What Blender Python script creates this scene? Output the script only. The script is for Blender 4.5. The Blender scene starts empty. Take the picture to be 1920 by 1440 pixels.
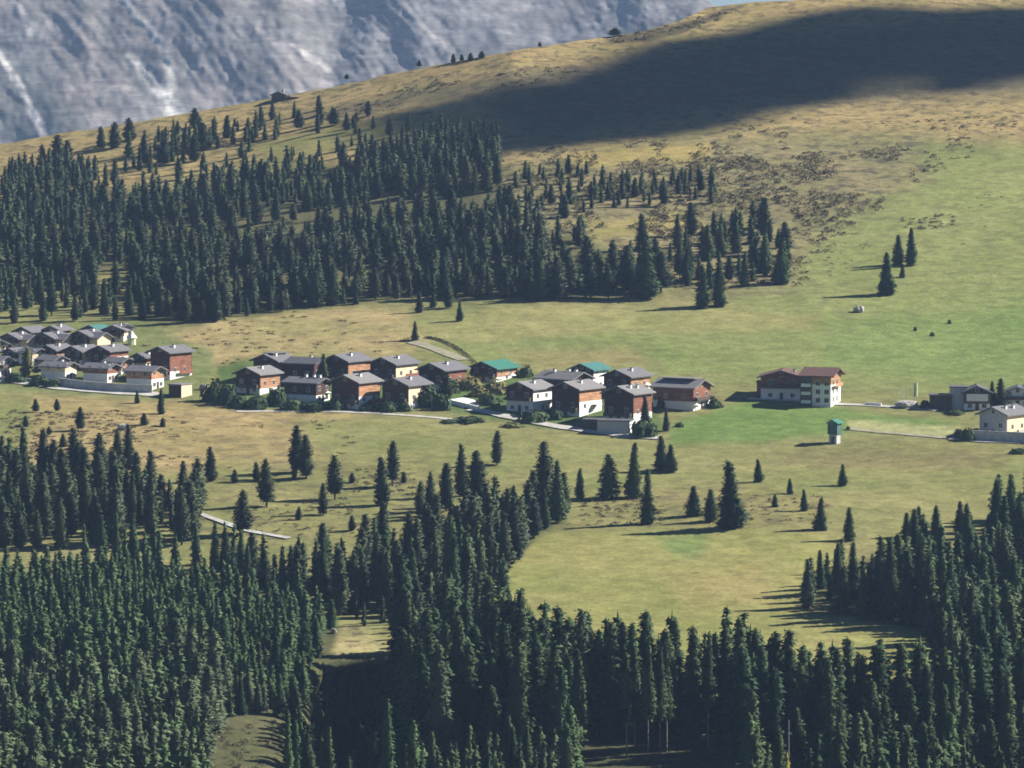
import bpy, bmesh, math, random
import numpy as np
from mathutils import Vector
from mathutils.bvhtree import BVHTree

random.seed(7)
RNG = np.random.default_rng(11)
rad = math.radians
SC = bpy.context.scene
COL = SC.collection

# ------------------------------------------------------------------ camera model (photo pixels 1920 x 1440)
F = 8983.0
HOR = 60.0                                   # row of the horizon
PITCH = math.atan((720 - HOR) / F)
CP, SP = math.cos(PITCH), math.sin(PITCH)
SUN_EL, SUN_AZ = rad(34), rad(13)            # azimuth: turned from +X towards +Y
SUN = Vector((math.cos(SUN_EL) * math.cos(SUN_AZ), math.cos(SUN_EL) * math.sin(SUN_AZ), math.sin(SUN_EL)))


# ------------------------------------------------------------------ noise
def hash2(ix, iy, seed):
    n = (ix.astype(np.int64) * 374761393 + iy.astype(np.int64) * 668265263 + seed * 1442695041) & 0x7fffffff
    n = ((n ^ (n >> 13)) * 1274126177) & 0x7fffffff
    return ((n ^ (n >> 16)) & 0xffff) / 65535.0


def vnoise(x, y, seed=0):
    x = np.asarray(x, float); y = np.asarray(y, float)
    ix, iy = np.floor(x), np.floor(y)
    fx, fy = x - ix, y - iy
    fx = fx * fx * (3 - 2 * fx); fy = fy * fy * (3 - 2 * fy)
    a = hash2(ix, iy, seed); b = hash2(ix + 1, iy, seed)
    c = hash2(ix, iy + 1, seed); d = hash2(ix + 1, iy + 1, seed)
    return (a * (1 - fx) + b * fx) * (1 - fy) + (c * (1 - fx) + d * fx) * fy


def fbm(x, y, seed=0, octaves=4):
    s, a, t = 0.0, 0.5, 0.0
    for k in range(octaves):
        s = s + a * vnoise(np.asarray(x) * 2 ** k, np.asarray(y) * 2 ** k, seed + k * 17)
        t += a; a *= 0.5
    return s / t * 2 - 1


# ------------------------------------------------------------------ terrain as a function of photo column and row
_vt = np.arange(-600, 3300, 1.0)
_D = np.interp(_vt, [-600, -200, 0, 100, 275, 400, 600, 700, 800, 1000, 1200, 1440, 1700, 2000, 2600, 3300],
               [2480, 2160, 2000, 1900, 1750, 1640, 1480, 1400, 1320, 1170, 1050, 920, 800, 690, 530, 400])
_k = np.ones(90) / 90
_D = np.convolve(np.pad(_D, 45, mode='edge'), _k, mode='same')[45:-45]
RX = [-12000, -3000, -700, -150, 0, 100, 200, 330, 480, 600, 720, 830, 960, 1100, 1200, 1265, 1330, 1440, 1560, 1920, 2600, 12000]
RV = [900, 560, 390, 300, 272, 252, 238, 215, 190, 168, 142, 119, 95, 75, 60, 42, 12, 3, -6, -14, -30, -60]


def vridge(x):
    x = np.asarray(x, float)
    return np.interp(x, RX, RV) + 3.0 * fbm(x / 45.0, x * 0 + 3.3, 5, 3)


def poly_mask(x, v, poly, feather=12.0):
    """1 inside, 0 outside, soft over feather photo pixels"""
    x = np.asarray(x, float); v = np.asarray(v, float)
    inside = np.zeros(x.shape, bool); dist = np.full(x.shape, 1e9)
    n = len(poly)
    for i in range(n):
        x1, y1 = poly[i]; x2, y2 = poly[(i + 1) % n]
        if y1 != y2:
            c = ((y1 > v) != (y2 > v)) & (x < (x2 - x1) * (v - y1) / (y2 - y1) + x1)
            inside ^= c
        dx, dy = x2 - x1, y2 - y1
        t = np.clip(((x - x1) * dx + (v - y1) * dy) / (dx * dx + dy * dy + 1e-9), 0, 1)
        dist = np.minimum(dist, np.hypot(x - x1 - t * dx, v - y1 - t * dy))
    sd = np.where(inside, dist, -dist)
    return np.clip(sd / (2 * feather) + 0.5, 0, 1)


VILLAGE = [[(-80, 610), (260, 600), (400, 660), (380, 750), (-80, 735)],
           [(420, 640), (1000, 660), (1350, 680), (1600, 680), (1960, 700), (1960, 850), (1540, 840), (1260, 835), (1000, 820), (420, 780)]]


def dist_along(x, v):
    x = np.asarray(x, float); v = np.asarray(v, float)
    d = np.interp(v, _vt, _D)
    s = np.clip((960 - x) / 960.0, 0, 1.6)
    d = d + s * 0.46 * np.maximum(0, 600 - v)
    flat = np.maximum(poly_mask(x, v, VILLAGE[0], 40), poly_mask(x, v, VILLAGE[1], 40))
    wx = (x - 960) / F * d
    amp = (1 - 0.9 * flat)
    xc = np.interp(v, [1150, 1250, 1440, 1800], [700, 668, 650, 620])
    d = d + 68 * np.exp(-((x - xc) / 85.0) ** 2) * np.clip((v - 1215) / 90.0, 0, 1) ** 2 * np.clip((1530 - v) / 90.0, 0, 1)
    d = d + amp * (7.0 * fbm(wx / 70, d / 70, 1, 2) + 1.6 * fbm(wx / 13, d / 13, 2, 2) + 0.5 * fbm(wx / 4.0, d / 4.0, 3, 1))
    return d


def ray_point(x, v, d):
    a = (np.asarray(x, float) - 960) / F
    b = -(np.asarray(v, float) - 720) / F
    dy = CP + b * SP
    dz = -SP + b * CP
    return np.stack([a * d / dy, d + 0 * a, dz * d / dy], -1)


def P(x, v):
    return ray_point(x, v, dist_along(x, v))


def PV(x, v):
    p = P(np.array([float(x)]), np.array([float(v)]))[0]
    return Vector(p)


def scale_at(p):
    return (p[1] * CP - p[2] * SP) / F         # metres per photo pixel


# ------------------------------------------------------------------ materials
def new_mat(name):
    m = bpy.data.materials.new(name); m.use_nodes = True
    nt = m.node_tree
    b = nt.nodes['Principled BSDF']
    b.inputs['Roughness'].default_value = 0.85
    b.inputs['Specular IOR Level'].default_value = 0.15
    return m, nt, b


def mixrgb(nt, fac, a, b, blend='MIX'):
    n = nt.nodes.new('ShaderNodeMix'); n.data_type = 'RGBA'; n.blend_type = blend
    for sock, val in ((n.inputs[0], fac), (n.inputs[6], a), (n.inputs[7], b)):
        if hasattr(val, 'is_linked') or hasattr(val, 'links'):
            nt.links.new(val, sock)
        elif isinstance(val, (int, float)):
            sock.default_value = val
        else:
            sock.default_value = (*val, 1)
    return n.outputs[2]


def noise_node(nt, scale, detail=3, vec=None, rough=0.55):
    n = nt.nodes.new('ShaderNodeTexNoise')
    n.inputs['Scale'].default_value = scale; n.inputs['Detail'].default_value = detail
    n.inputs['Roughness'].default_value = rough
    if vec is not None:
        nt.links.new(vec, n.inputs['Vector'])
    return n.outputs['Fac']


def ramp(nt, fac, stops):
    r = nt.nodes.new('ShaderNodeValToRGB')
    el = r.color_ramp.elements
    while len(el) < len(stops):
        el.new(0.5)
    for e, (p, c) in zip(el, stops):
        e.position = p
        e.color = (c, c, c, 1) if isinstance(c, (int, float)) else (*c, 1)
    nt.links.new(fac, r.inputs['Fac'])
    return r.outputs['Color']


def geo_pos(nt):
    return nt.nodes.new('ShaderNodeNewGeometry').outputs['Position']


def attr(nt, name, out='Color'):
    a = nt.nodes.new('ShaderNodeAttribute'); a.attribute_name = name
    return a.outputs[out]


def simple(name, color, var=0.25, scale=1.2, rough=0.85, spec=0.15, metal=0.0):
    m, nt, b = new_mat(name)
    tc = nt.nodes.new('ShaderNodeTexCoord').outputs['Object']
    f = noise_node(nt, scale, 4, tc)
    c = mixrgb(nt, 1.0, color, ramp(nt, f, [(0.3, 1 - var), (0.7, 1 + var)]), 'MULTIPLY')
    nt.links.new(c, b.inputs['Base Color'])
    b.inputs['Roughness'].default_value = rough
    b.inputs['Specular IOR Level'].default_value = spec
    b.inputs['Metallic'].default_value = metal
    return m


def planks(name, color, var=0.3):
    m, nt, b = new_mat(name)
    tc = nt.nodes.new('ShaderNodeTexCoord').outputs['Object']
    mp = nt.nodes.new('ShaderNodeMapping'); nt.links.new(tc, mp.inputs['Vector'])
    mp.inputs['Scale'].default_value = (0.25, 0.25, 4.0)
    f = noise_node(nt, 1.0, 2, mp.outputs['Vector'])
    f2 = noise_node(nt, 0.6, 3, tc)
    c = mixrgb(nt, 1.0, color, ramp(nt, f, [(0.35, 1 - var), (0.65, 1 + var)]), 'MULTIPLY')
    c = mixrgb(nt, 1.0, c, ramp(nt, f2, [(0.3, 0.8), (0.7, 1.2)]), 'MULTIPLY')
    nt.links.new(c, b.inputs['Base Color'])
    return m


M = {}
M['timber'] = planks('dark timber', (0.075, 0.040, 0.030))  # brown timber darkened to the tone of gables in shade
M['timber_red'] = planks('red brown timber', (0.22, 0.095, 0.06))
M['timber_honey_lit'] = planks('sunlit honey timber', (0.40, 0.215, 0.12))  # timber lightened to the tone of walls in full sun
M['timber_amber'] = planks('amber timber', (0.32, 0.18, 0.09))
M['timber_old'] = planks('weathered timber', (0.10, 0.075, 0.06))
M['plaster'] = simple('white plaster', (0.74, 0.73, 0.70), 0.08, 0.8)
M['plaster_cream'] = simple('cream plaster', (0.70, 0.54, 0.36), 0.08, 0.8)
M['plaster_grey'] = simple('grey plaster', (0.42, 0.42, 0.42), 0.1, 0.8)
M['concrete'] = simple('pale concrete', (0.42, 0.41, 0.39), 0.25, 0.7)
M['roof_grey'] = simple('grey shingle roof', (0.14, 0.135, 0.145), 0.25, 1.6, 0.7, 0.3)
M['roof_pale'] = simple('pale grey roof', (0.19, 0.18, 0.18), 0.25, 1.6, 0.7, 0.3)
M['roof_dark'] = simple('dark slate roof', (0.10, 0.10, 0.11), 0.25, 1.6, 0.7, 0.3)
M['roof_green'] = simple('green sheet metal roof', (0.045, 0.17, 0.12), 0.15, 1.2, 0.5, 0.4)
M['roof_teal'] = simple('teal sheet metal roof', (0.06, 0.17, 0.15), 0.15, 1.2, 0.5, 0.4)
M['roof_red'] = simple('red brown tile roof', (0.13, 0.075, 0.065), 0.25, 1.6, 0.8, 0.2)
M['glass'] = simple('dark window glass', (0.02, 0.025, 0.03), 0.1, 1, 0.1, 0.5)
M['frame'] = simple('white window frame', (0.6, 0.58, 0.54), 0.1)
M['metal'] = simple('grey metal', (0.4, 0.4, 0.42), 0.1, 1, 0.5, 0.5)
M['cloth'] = simple('pale flag cloth', (0.62, 0.68, 0.40), 0.1)
M['awning'] = simple('white canvas', (0.8, 0.79, 0.75), 0.05)
M['stone'] = simple('pale stone', (0.38, 0.36, 0.32), 0.4, 1.5)
M['gravel'] = simple('pale gravel', (0.42, 0.40, 0.36), 0.25, 0.6)
M['earth'] = simple('trodden earth', (0.27, 0.25, 0.17), 0.25, 0.5)
M['asphalt'] = simple('worn asphalt', (0.24, 0.235, 0.23), 0.25, 0.5)
M['trunk'] = simple('brown bark', (0.09, 0.065, 0.05), 0.4, 2.0)
M['trunk_pale'] = simple('pale grey bark', (0.26, 0.23, 0.19), 0.4, 2.0)
M['green_paint'] = simple('dull green boards', (0.07, 0.13, 0.11), 0.2)


def foliage(name, dark, light, use_attr):
    m, nt, b = new_mat(name)
    if use_attr == 2:
        r = attr(nt, 'tint', 'Fac')
        c = ramp(nt, r, [(0.0, dark), (0.55, light), (0.8, (0.060, 0.105, 0.042)), (1.0, (0.085, 0.108, 0.056))])
    elif use_attr:
        r = attr(nt, 'tint', 'Fac')
    else:
        r = nt.nodes.new('ShaderNodeObjectInfo').outputs['Random']
    if use_attr != 2:
        c = mixrgb(nt, r, dark, light)
    f = noise_node(nt, 0.3, 2, geo_pos(nt))
    c = mixrgb(nt, 1.0, c, ramp(nt, f, [(0.3, 0.75), (0.7, 1.25)]), 'MULTIPLY')
    nt.links.new(c, b.inputs['Base Color'])
    b.inputs['Specular IOR Level'].default_value = 0.1
    return m


M['spruce'] = foliage('spruce needles', (0.021, 0.045, 0.022), (0.062, 0.090, 0.035), False)
M['spruce_mass'] = foliage('spruce wood needles', (0.021, 0.045, 0.022), (0.062, 0.090, 0.035), 2)
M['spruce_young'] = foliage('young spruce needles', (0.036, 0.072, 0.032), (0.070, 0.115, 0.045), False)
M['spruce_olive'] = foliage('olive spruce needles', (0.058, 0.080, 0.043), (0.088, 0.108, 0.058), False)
M['pine'] = foliage('pine needles', (0.026, 0.042, 0.027), (0.066, 0.080, 0.042), False)
M['pine_mass'] = foliage('pine wood needles', (0.026, 0.042, 0.027), (0.066, 0.080, 0.042), True)
M['larch'] = foliage('yellowing larch needles', (0.16, 0.17, 0.035), (0.22, 0.20, 0.04), False)
M['bush'] = foliage('garden leaves', (0.035, 0.06, 0.03), (0.06, 0.09, 0.04), False)
M['bush_olive'] = foliage('olive leaves', (0.13, 0.14, 0.045), (0.17, 0.16, 0.06), False)
M['heath'] = foliage('dwarf shrub leaves', (0.055, 0.055, 0.032), (0.26, 0.20, 0.105), True)

# ground
mg, nt, b = new_mat('alpine meadow')
pos = geo_pos(nt)
base = attr(nt, 'ground')
rough = attr(nt, 'rough', 'Fac')
n1 = noise_node(nt, 0.035, 4, pos)
n2 = noise_node(nt, 0.22, 4, pos, 0.65)
n3 = noise_node(nt, 1.1, 3, pos)
c = mixrgb(nt, 1.0, base, ramp(nt, n1, [(0.32, (0.86, 0.92, 0.84)), (0.68, (1.14, 1.08, 1.12))]), 'MULTIPLY')
c = mixrgb(nt, 1.0, c, ramp(nt, n2, [(0.3, 0.72), (0.7, 1.22)]), 'MULTIPLY')
c = mixrgb(nt, 1.0, c, ramp(nt, n3, [(0.3, 0.78), (0.7, 1.18)]), 'MULTIPLY')
spots = ramp(nt, noise_node(nt, 0.16, 5, pos, 0.7), [(0.50, 0.0), (0.60, 1.0)])
mul = nt.nodes.new('ShaderNodeMath'); mul.operation = 'MULTIPLY'
nt.links.new(spots, mul.inputs[0]); nt.links.new(rough, mul.inputs[1])
c = mixrgb(nt, mul.outputs[0], c, (0.085, 0.075, 0.05))
nt.links.new(c, b.inputs['Base Color'])
b.inputs['Roughness'].default_value = 1.0
b.inputs['Specular IOR Level'].default_value = 0.0
M['ground'] = mg

# far rock
mr, nt, b = new_mat('mountain rock and scree')
pos = geo_pos(nt)
base = attr(nt, 'ground')
mp = nt.nodes.new('ShaderNodeMapping'); nt.links.new(pos, mp.inputs['Vector'])
mp.inputs['Rotation'].default_value = (0, rad(-50), 0)
mp.inputs['Scale'].default_value = (0.006, 0.012, 0.045)
n1 = noise_node(nt, 1.0, 6, mp.outputs['Vector'], 0.65)
n2 = noise_node(nt, 0.05, 5, pos, 0.7)
c = mixrgb(nt, 1.0, base, ramp(nt, n1, [(0.3, 0.6), (0.7, 1.3)]), 'MULTIPLY')
c = mixrgb(nt, 1.0, c, ramp(nt, n2, [(0.3, 0.68), (0.7, 1.25)]), 'MULTIPLY')
mp2 = nt.nodes.new('ShaderNodeMapping'); nt.links.new(pos, mp2.inputs['Vector'])
mp2.inputs['Rotation'].default_value = (0, rad(-50), 0)
mp2.inputs['Scale'].default_value = (0.022, 0.06, 0.12)
n4 = noise_node(nt, 1.0, 6, mp2.outputs['Vector'], 0.75)
c = mixrgb(nt, 1.0, c, ramp(nt, n4, [(0.35, 0.68), (0.5, 1.0), (0.68, 1.28)]), 'MULTIPLY')
nt.links.new(c, b.inputs['Base Color'])
b.inputs['Roughness'].default_value = 1.0
b.inputs['Specular IOR Level'].default_value = 0.0
M['rock'] = mr


# ------------------------------------------------------------------ object helpers
def tag(o, label=None, cat=None, group=None, kind=None):
    for k, val in (('label', label), ('category', cat), ('group', group), ('kind', kind)):
        if val:
            o[k] = val
    return o


def link(o):
    COL.objects.link(o); return o


def mesh_np(name, verts, faces, mat=None, attrs=None, normals=None):
    """faces: (n,k) int array, k = 3 or 4"""
    me = bpy.data.meshes.new(name)
    verts = np.asarray(verts, np.float32); faces = np.asarray(faces, np.int32)
    n, k = faces.shape
    me.vertices.add(len(verts)); me.vertices.foreach_set('co', verts.ravel())
    me.loops.add(n * k); me.loops.foreach_set('vertex_index', faces.ravel())
    me.polygons.add(n); me.polygons.foreach_set('loop_start', np.arange(0, n * k, k, dtype=np.int32))
    if attrs:
        for an, (typ, arr) in attrs.items():
            a = me.attributes.new(an, typ, 'POINT')
            a.data.foreach_set('color' if typ == 'FLOAT_COLOR' else 'value', np.asarray(arr, np.float32).ravel())
    me.update(calc_edges=True)
    if normals is None:
        me.validate()
    else:
        me.polygons.foreach_set('use_smooth', np.ones(n, bool))
        me.normals_split_custom_set_from_vertices(np.asarray(normals, np.float32))
    if mat:
        me.materials.append(mat)
    return me


def obj(name, me, parent=None):
    o = link(bpy.data.objects.new(name, me))
    if parent is not None:
        o.parent = parent
    return o


def empty(name, loc=(0, 0, 0), rz=0.0):
    o = link(bpy.data.objects.new(name, None))
    o.location = loc; o.rotation_euler = (0, 0, rz); o.empty_display_size = 0.5
    return o


class MB:
    def __init__(s):
        s.v, s.f, s.m = [], [], []

    def poly(s, pts, faces, mi=0):
        k = len(s.v); s.v += [tuple(p) for p in pts]
        for f in faces:
            s.f.append([k + i for i in f]); s.m.append(mi)

    def box(s, x0, x1, y0, y1, z0, z1, mi=0):
        s.poly([(x0, y0, z0), (x1, y0, z0), (x1, y1, z0), (x0, y1, z0), (x0, y0, z1), (x1, y0, z1), (x1, y1, z1), (x0, y1, z1)],
               [(3, 2, 1, 0), (4, 5, 6, 7), (0, 1, 5, 4), (1, 2, 6, 5), (2, 3, 7, 6), (3, 0, 4, 7)], mi)

    def prism(s, prof, y0, y1, mi=0):
        """profile in x,z (counter clockwise seen from -y) pulled along y"""
        n = len(prof)
        s.poly([(x, y0, z) for x, z in prof] + [(x, y1, z) for x, z in prof],
               [list(range(n)), list(range(2 * n - 1, n - 1, -1))] + [[i + n, (i + 1) % n + n, (i + 1) % n, i] for i in range(n)], mi)

    def prism_x(s, prof, x0, x1, mi=0):
        n = len(prof)
        s.poly([(x0, y, z) for y, z in prof] + [(x1, y, z) for y, z in prof],
               [list(range(n - 1, -1, -1)), list(range(n, 2 * n))] + [[i, (i + 1) % n, (i + 1) % n + n, i + n] for i in range(n)], mi)

    def tube(s, x, y, z0, z1, r0, r1, n=8, mi=0):
        a = [2 * math.pi * i / n for i in range(n)]
        s.poly([(x + r0 * math.cos(t), y + r0 * math.sin(t), z0) for t in a] + [(x + r1 * math.cos(t), y + r1 * math.sin(t), z1) for t in a],
               [[i, (i + 1) % n, (i + 1) % n + n, i + n] for i in range(n)] + [list(range(n - 1, -1, -1)), list(range(n, 2 * n))], mi)

    def build(s, name, mats, parent=None):
        me = bpy.data.meshes.new(name)
        me.from_pydata(s.v, [], s.f)
        if not isinstance(mats, (list, tuple)):
            mats = [mats]
        for m in mats:
            me.materials.append(m)
        if len(mats) > 1:
            me.polygons.foreach_set('material_index', s.m)
        me.update()
        return obj(name, me, parent)


# ------------------------------------------------------------------ ground colours
WOOD_UP = [(-330, 420), (60, 375), (200, 352), (300, 372), (420, 345), (500, 332), (600, 312), (740, 302), (850, 285), (930, 320), (940, 400),
           (1000, 430), (1080, 450), (1150, 470), (1235, 500), (1250, 555), (1150, 562), (1000, 566), (930, 560), (880, 566), (760, 560),
           (600, 578), (480, 592), (380, 608), (230, 600), (260, 560), (150, 545), (-330, 545)]
WOOD_LOW = [(-330, 1060), (150, 1080), (420, 1110), (640, 1175), (615, 1250), (590, 1330), (540, 1420), (500, 1560), (-330, 1560)]
WOOD_BELT = [(560, 1088), (640, 1078), (700, 1062), (770, 1042), (860, 1012), (930, 988), (1000, 975), (1062, 970), (1072, 985), (1000, 1010), (975, 1050),
             (925, 1088), (880, 1108), (760, 1112), (640, 1128), (520, 1118), (420, 1102), (405, 1088)]
WOOD_FRONT = [(745, 1330), (800, 1305), (930, 1310), (1000, 1362), (1400, 1368), (1500, 1408), (1740, 1402), (1765, 1270), (2260, 1260),
              (2260, 1780), (760, 1780)]
WOOD_RIGHT = [(1490, 1150), (1500, 1112), (1600, 1062), (1640, 1040), (1700, 1060), (1790, 1050), (1860, 980), (2260, 930), (2260, 1270), (1765, 1245),
              (1730, 1180), (1560, 1155)]
WOOD_LEFT = [(-330, 905), (60, 900), (190, 925), (300, 950), (370, 950), (385, 1010), (300, 1035), (120, 1030), (-330, 1050)]

REGIONS = [  # polygon, colour, roughness, feather
    ([(-3000, 300), (0, 200), (1200, 0), (5000, -200), (5000, 255), (1300, 258), (900, 330), (500, 300), (0, 420), (-3000, 600)], (0.30, 0.215, 0.115), 0.75, 25),
    ([(480, 270), (640, 235), (900, 215), (900, 250), (700, 275), (520, 300)], (0.23, 0.20, 0.09), 0.1, 12),
    ([(560, 215), (760, 170), (1000, 130), (1120, 120), (1060, 150), (820, 190), (620, 225)], (0.16, 0.125, 0.08), 0.7, 12),
    ([(1180, 62), (1270, 46), (1400, 8), (1340, 42), (1230, 75), (1120, 82)], (0.10, 0.075, 0.055), 0.6, 5),
    ([(900, 190), (1200, 110), (1420, 60), (1920, 30), (2400, 30), (2400, 160), (1500, 190), (1000, 270)], (0.115, 0.095, 0.075), 0.9, 30),  # brown heath, colour darkened to deepen the cloud shadow over it
    ([(1480, 330), (1720, 280), (5000, 225), (5000, 760), (900, 700), (780, 640), (800, 590), (1100, 590), (1330, 590), (1520, 470)], (0.205, 0.205, 0.09), 0.3, 22),
    ([(1560, 610), (1980, 540), (1980, 740), (1500, 700), (1500, 660)], (0.155, 0.19, 0.075), 0.0, 55),
    ([(760, 612), (1000, 572), (1300, 586), (1540, 590), (1500, 640), (950, 690)], (0.245, 0.215, 0.105), 0.05, 12),
    ([(840, 640), (1100, 628), (1540, 618), (1540, 700), (1100, 690), (900, 680)], (0.175, 0.19, 0.08), 0.05, 9),
    ([(940, 660), (1180, 650), (1240, 690), (1000, 695)], (0.22, 0.185, 0.095), 0.1, 14),
    ([(260, 650), (380, 604), (600, 575), (760, 582), (800, 640), (760, 672), (600, 662), (400, 690)], (0.295, 0.225, 0.125), 0.35, 10),
    ([(900, 330), (1000, 300), (1350, 268), (1720, 258), (1740, 330), (1560, 420), (1500, 470), (1480, 540), (1240, 545), (1150, 470), (950, 410)], (0.205, 0.167, 0.10), 1.0, 38),
    ([(1040, 285), (1330, 270), (1330, 300), (1080, 315)], (0.30, 0.22, 0.10), 0.1, 9),
    ([(1050, 420), (1300, 400), (1330, 430), (1120, 450)], (0.27, 0.21, 0.10), 0.2, 9),
    ([(-60, 740), (400, 752), (700, 772), (640, 850), (500, 890), (-60, 870)], (0.285, 0.21, 0.115), 0.45, 14),
    ([(-60, 740), (60, 745), (50, 850), (-60, 850)], (0.17, 0.165, 0.075), 0.2, 10),
    ([(560, 790), (700, 785), (1300, 832), (2000, 850), (2000, 930), (1500, 970), (1100, 930), (620, 870)], (0.205, 0.19, 0.09), 0.15, 16),
    ([(380, 870), (700, 850), (1060, 900), (1060, 960), (700, 1040), (380, 1020)], (0.195, 0.175, 0.085), 0.6, 22),
    ([(1060, 925), (1400, 905), (1560, 940), (1540, 990), (1080, 985)], (0.21, 0.18, 0.09), 0.55, 16),
    ([(1400, 850), (1600, 835), (1900, 845), (1880, 880), (1560, 880)], (0.18, 0.155, 0.08), 0.25, 12),
    ([(1265, 790), (1400, 748), (1560, 762), (1800, 792), (1700, 806), (1400, 830), (1255, 830)], (0.125, 0.17, 0.062), 0.0, 8),
    ([(1590, 785), (1800, 800), (1780, 822), (1600, 808)], (0.30, 0.28, 0.16), 0.1, 5),
    ([(930, 1080), (1010, 1000), (1380, 990), (1590, 1010), (1500, 1130), (1740, 1180), (1760, 1300), (1400, 1300), (1000, 1190)], (0.225, 0.205, 0.09), 0.0, 6),
    ([(1230, 1005), (1330, 1000), (1320, 1040), (1260, 1045)], (0.165, 0.195, 0.08), 0.0, 14),
    ([(1230, 1080), (1420, 1060), (1450, 1130), (1300, 1150)], (0.25, 0.205, 0.10), 0.0, 25),
    ([(590, 1235), (760, 1235), (750, 1500), (520, 1500)], (0.055, 0.055, 0.035), 0.2, 14),  # ravine floor coloured near black to strengthen the shade lying in it
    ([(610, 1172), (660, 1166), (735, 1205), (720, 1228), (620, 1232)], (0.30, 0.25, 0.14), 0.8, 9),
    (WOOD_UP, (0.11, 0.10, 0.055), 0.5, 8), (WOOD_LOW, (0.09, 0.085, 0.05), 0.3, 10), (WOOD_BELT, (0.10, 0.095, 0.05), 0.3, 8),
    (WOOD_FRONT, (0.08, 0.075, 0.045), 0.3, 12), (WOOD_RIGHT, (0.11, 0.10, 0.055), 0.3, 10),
    ([(180, 512), (250, 512), (250, 545), (180, 548)], (0.24, 0.20, 0.10), 0.2, 6),
    (VILLAGE[0], (0.15, 0.155, 0.075), 0.0, 8),
    ([(400, 690), (460, 670), (900, 690), (1000, 700), (1240, 720), (1240, 815), (1000, 800), (800, 765), (440, 765)], (0.10, 0.13, 0.055), 0.0, 6),
]


def paint(x, v):
    wx = x + 10 * fbm(x / 40, v / 22, 31, 3); wv = v + 6 * fbm(x / 40, v / 22, 41, 3)
    colr = np.empty(x.shape + (3,)); colr[:] = (0.20, 0.18, 0.09)
    rg = np.full(x.shape, 0.25)
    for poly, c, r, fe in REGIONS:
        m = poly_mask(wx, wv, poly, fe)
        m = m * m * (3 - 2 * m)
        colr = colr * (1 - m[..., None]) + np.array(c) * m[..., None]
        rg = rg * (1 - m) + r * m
    # mowing / grazing streaks along the contour
    st = 1 + 0.07 * fbm(x / 160, v / 7, 51, 3)
    return colr * st[..., None] * np.array((1.0, 1.08, 0.90)), rg


# ------------------------------------------------------------------ terrain mesh
xs = np.concatenate([np.linspace(-12000, -1400, 14)[:-1], np.linspace(-1400, -120, 24)[:-1], np.arange(-120, 2041, 5.0), np.linspace(2060, 3400, 24), np.linspace(3900, 12000, 12)])
tv = np.concatenate([np.linspace(0, 0.06, 40)[:-1], np.linspace(0.06, 1, 270)])
front_v = np.concatenate([np.arange(1530, 1800, 18.0), np.linspace(1830, 3000, 20)])
rv = vridge(xs)
rows_x, rows_v = [], []
for t in tv:
    rows_x.append(xs); rows_v.append(rv + t * (1515 - rv))
for fv in front_v:
    rows_x.append(xs); rows_v.append(np.full(xs.shape, fv))
GX, GV = np.array(rows_x), np.array(rows_v)
GP = P(GX, GV)
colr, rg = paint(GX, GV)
# back of the hill: it rolls over and drops into the next valley
back = []
top = GP[0]
slope = top[:, 2] / top[:, 1]
for dl in (2500, 1600, 1000, 600, 330, 180, 95, 48, 22, 9, 3):
    q = top.copy(); q[:, 1] += dl
    q[:, 0] = top[:, 0] * q[:, 1] / top[:, 1]
    q[:, 2] = np.maximum(top[:, 2] + slope * dl - 0.12 * dl - 0.0012 * dl * dl, -330 - 0.01 * dl)
    back.append(q)
frontp = []
base_x = GP[-1]
for d, z in ((300, -112), (180, -72), (80, -32), (20, -8), (-60, 4), (-250, 12)):
    q = np.empty_like(base_x); q[:, 1] = d; q[:, 2] = z
    q[:, 0] = (xs - 960) / F * max(d, 330); frontp.append(q)
ALLP = np.concatenate([np.array(back), GP, np.array(frontp)], 0)
nb, nfr = len(back), len(frontp)
ALLC = np.concatenate([np.repeat(colr[:1], nb, 0), colr, np.repeat(colr[-1:], nfr, 0)], 0)
ALLR = np.concatenate([np.repeat(rg[:1], nb, 0), rg, np.repeat(rg[-1:], nfr, 0)], 0)
nr, nc = ALLP.shape[:2]
idx = np.arange(nr * nc).reshape(nr, nc)
faces = np.stack([idx[1:, :-1], idx[1:, 1:], idx[:-1, 1:], idx[:-1, :-1]], -1).reshape(-1, 4)
rgba = np.concatenate([ALLC.reshape(-1, 3), np.ones((nr * nc, 1))], 1)
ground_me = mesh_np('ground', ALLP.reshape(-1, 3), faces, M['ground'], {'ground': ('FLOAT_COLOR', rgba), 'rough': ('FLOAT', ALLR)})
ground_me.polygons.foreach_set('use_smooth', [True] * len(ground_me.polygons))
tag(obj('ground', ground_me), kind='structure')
BVH = BVHTree.FromPolygons(ALLP.reshape(-1, 3).tolist(), faces.tolist())


def gz(x, y):
    h = BVH.ray_cast(Vector((x, y, 900)), Vector((0, 0, -1)))
    return h[0].z if h[0] is not None else -120.0


# ------------------------------------------------------------------ far mountain
mx = np.concatenate([np.linspace(-2600, -120, 40)[:-1], np.arange(-120, 1500, 4.0), np.linspace(1510, 2600, 30)])
sky_v = np.interp(mx, [-2600, -1200, -300, 200, 600, 1000, 1200, 1300, 1327, 1345, 1500, 1900, 2600], [-150, -330, -420, -390, -360, -210, -90, -24, 0, 14, 120, 330, 430])
sky_v = sky_v + np.where(mx < 1250, 16, 2.0) * fbm(mx / 60, mx * 0 + 1.7, 61, 4)
tm = np.linspace(0, 1, 230)
MXg = np.repeat(mx[None], len(tm), 0)
MVg = sky_v[None] + tm[:, None] * (620 - sky_v[None])
qc = (1.25 * MXg - MVg) / 1.6; pc = (MXg + 1.25 * MVg) / 1.6
warp = 26 * fbm(MXg / 170, MVg / 170, 71, 3)
rid = 1 - np.abs(fbm((qc + warp) / 95, pc / 420, 72, 4)) * 2.2
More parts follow.
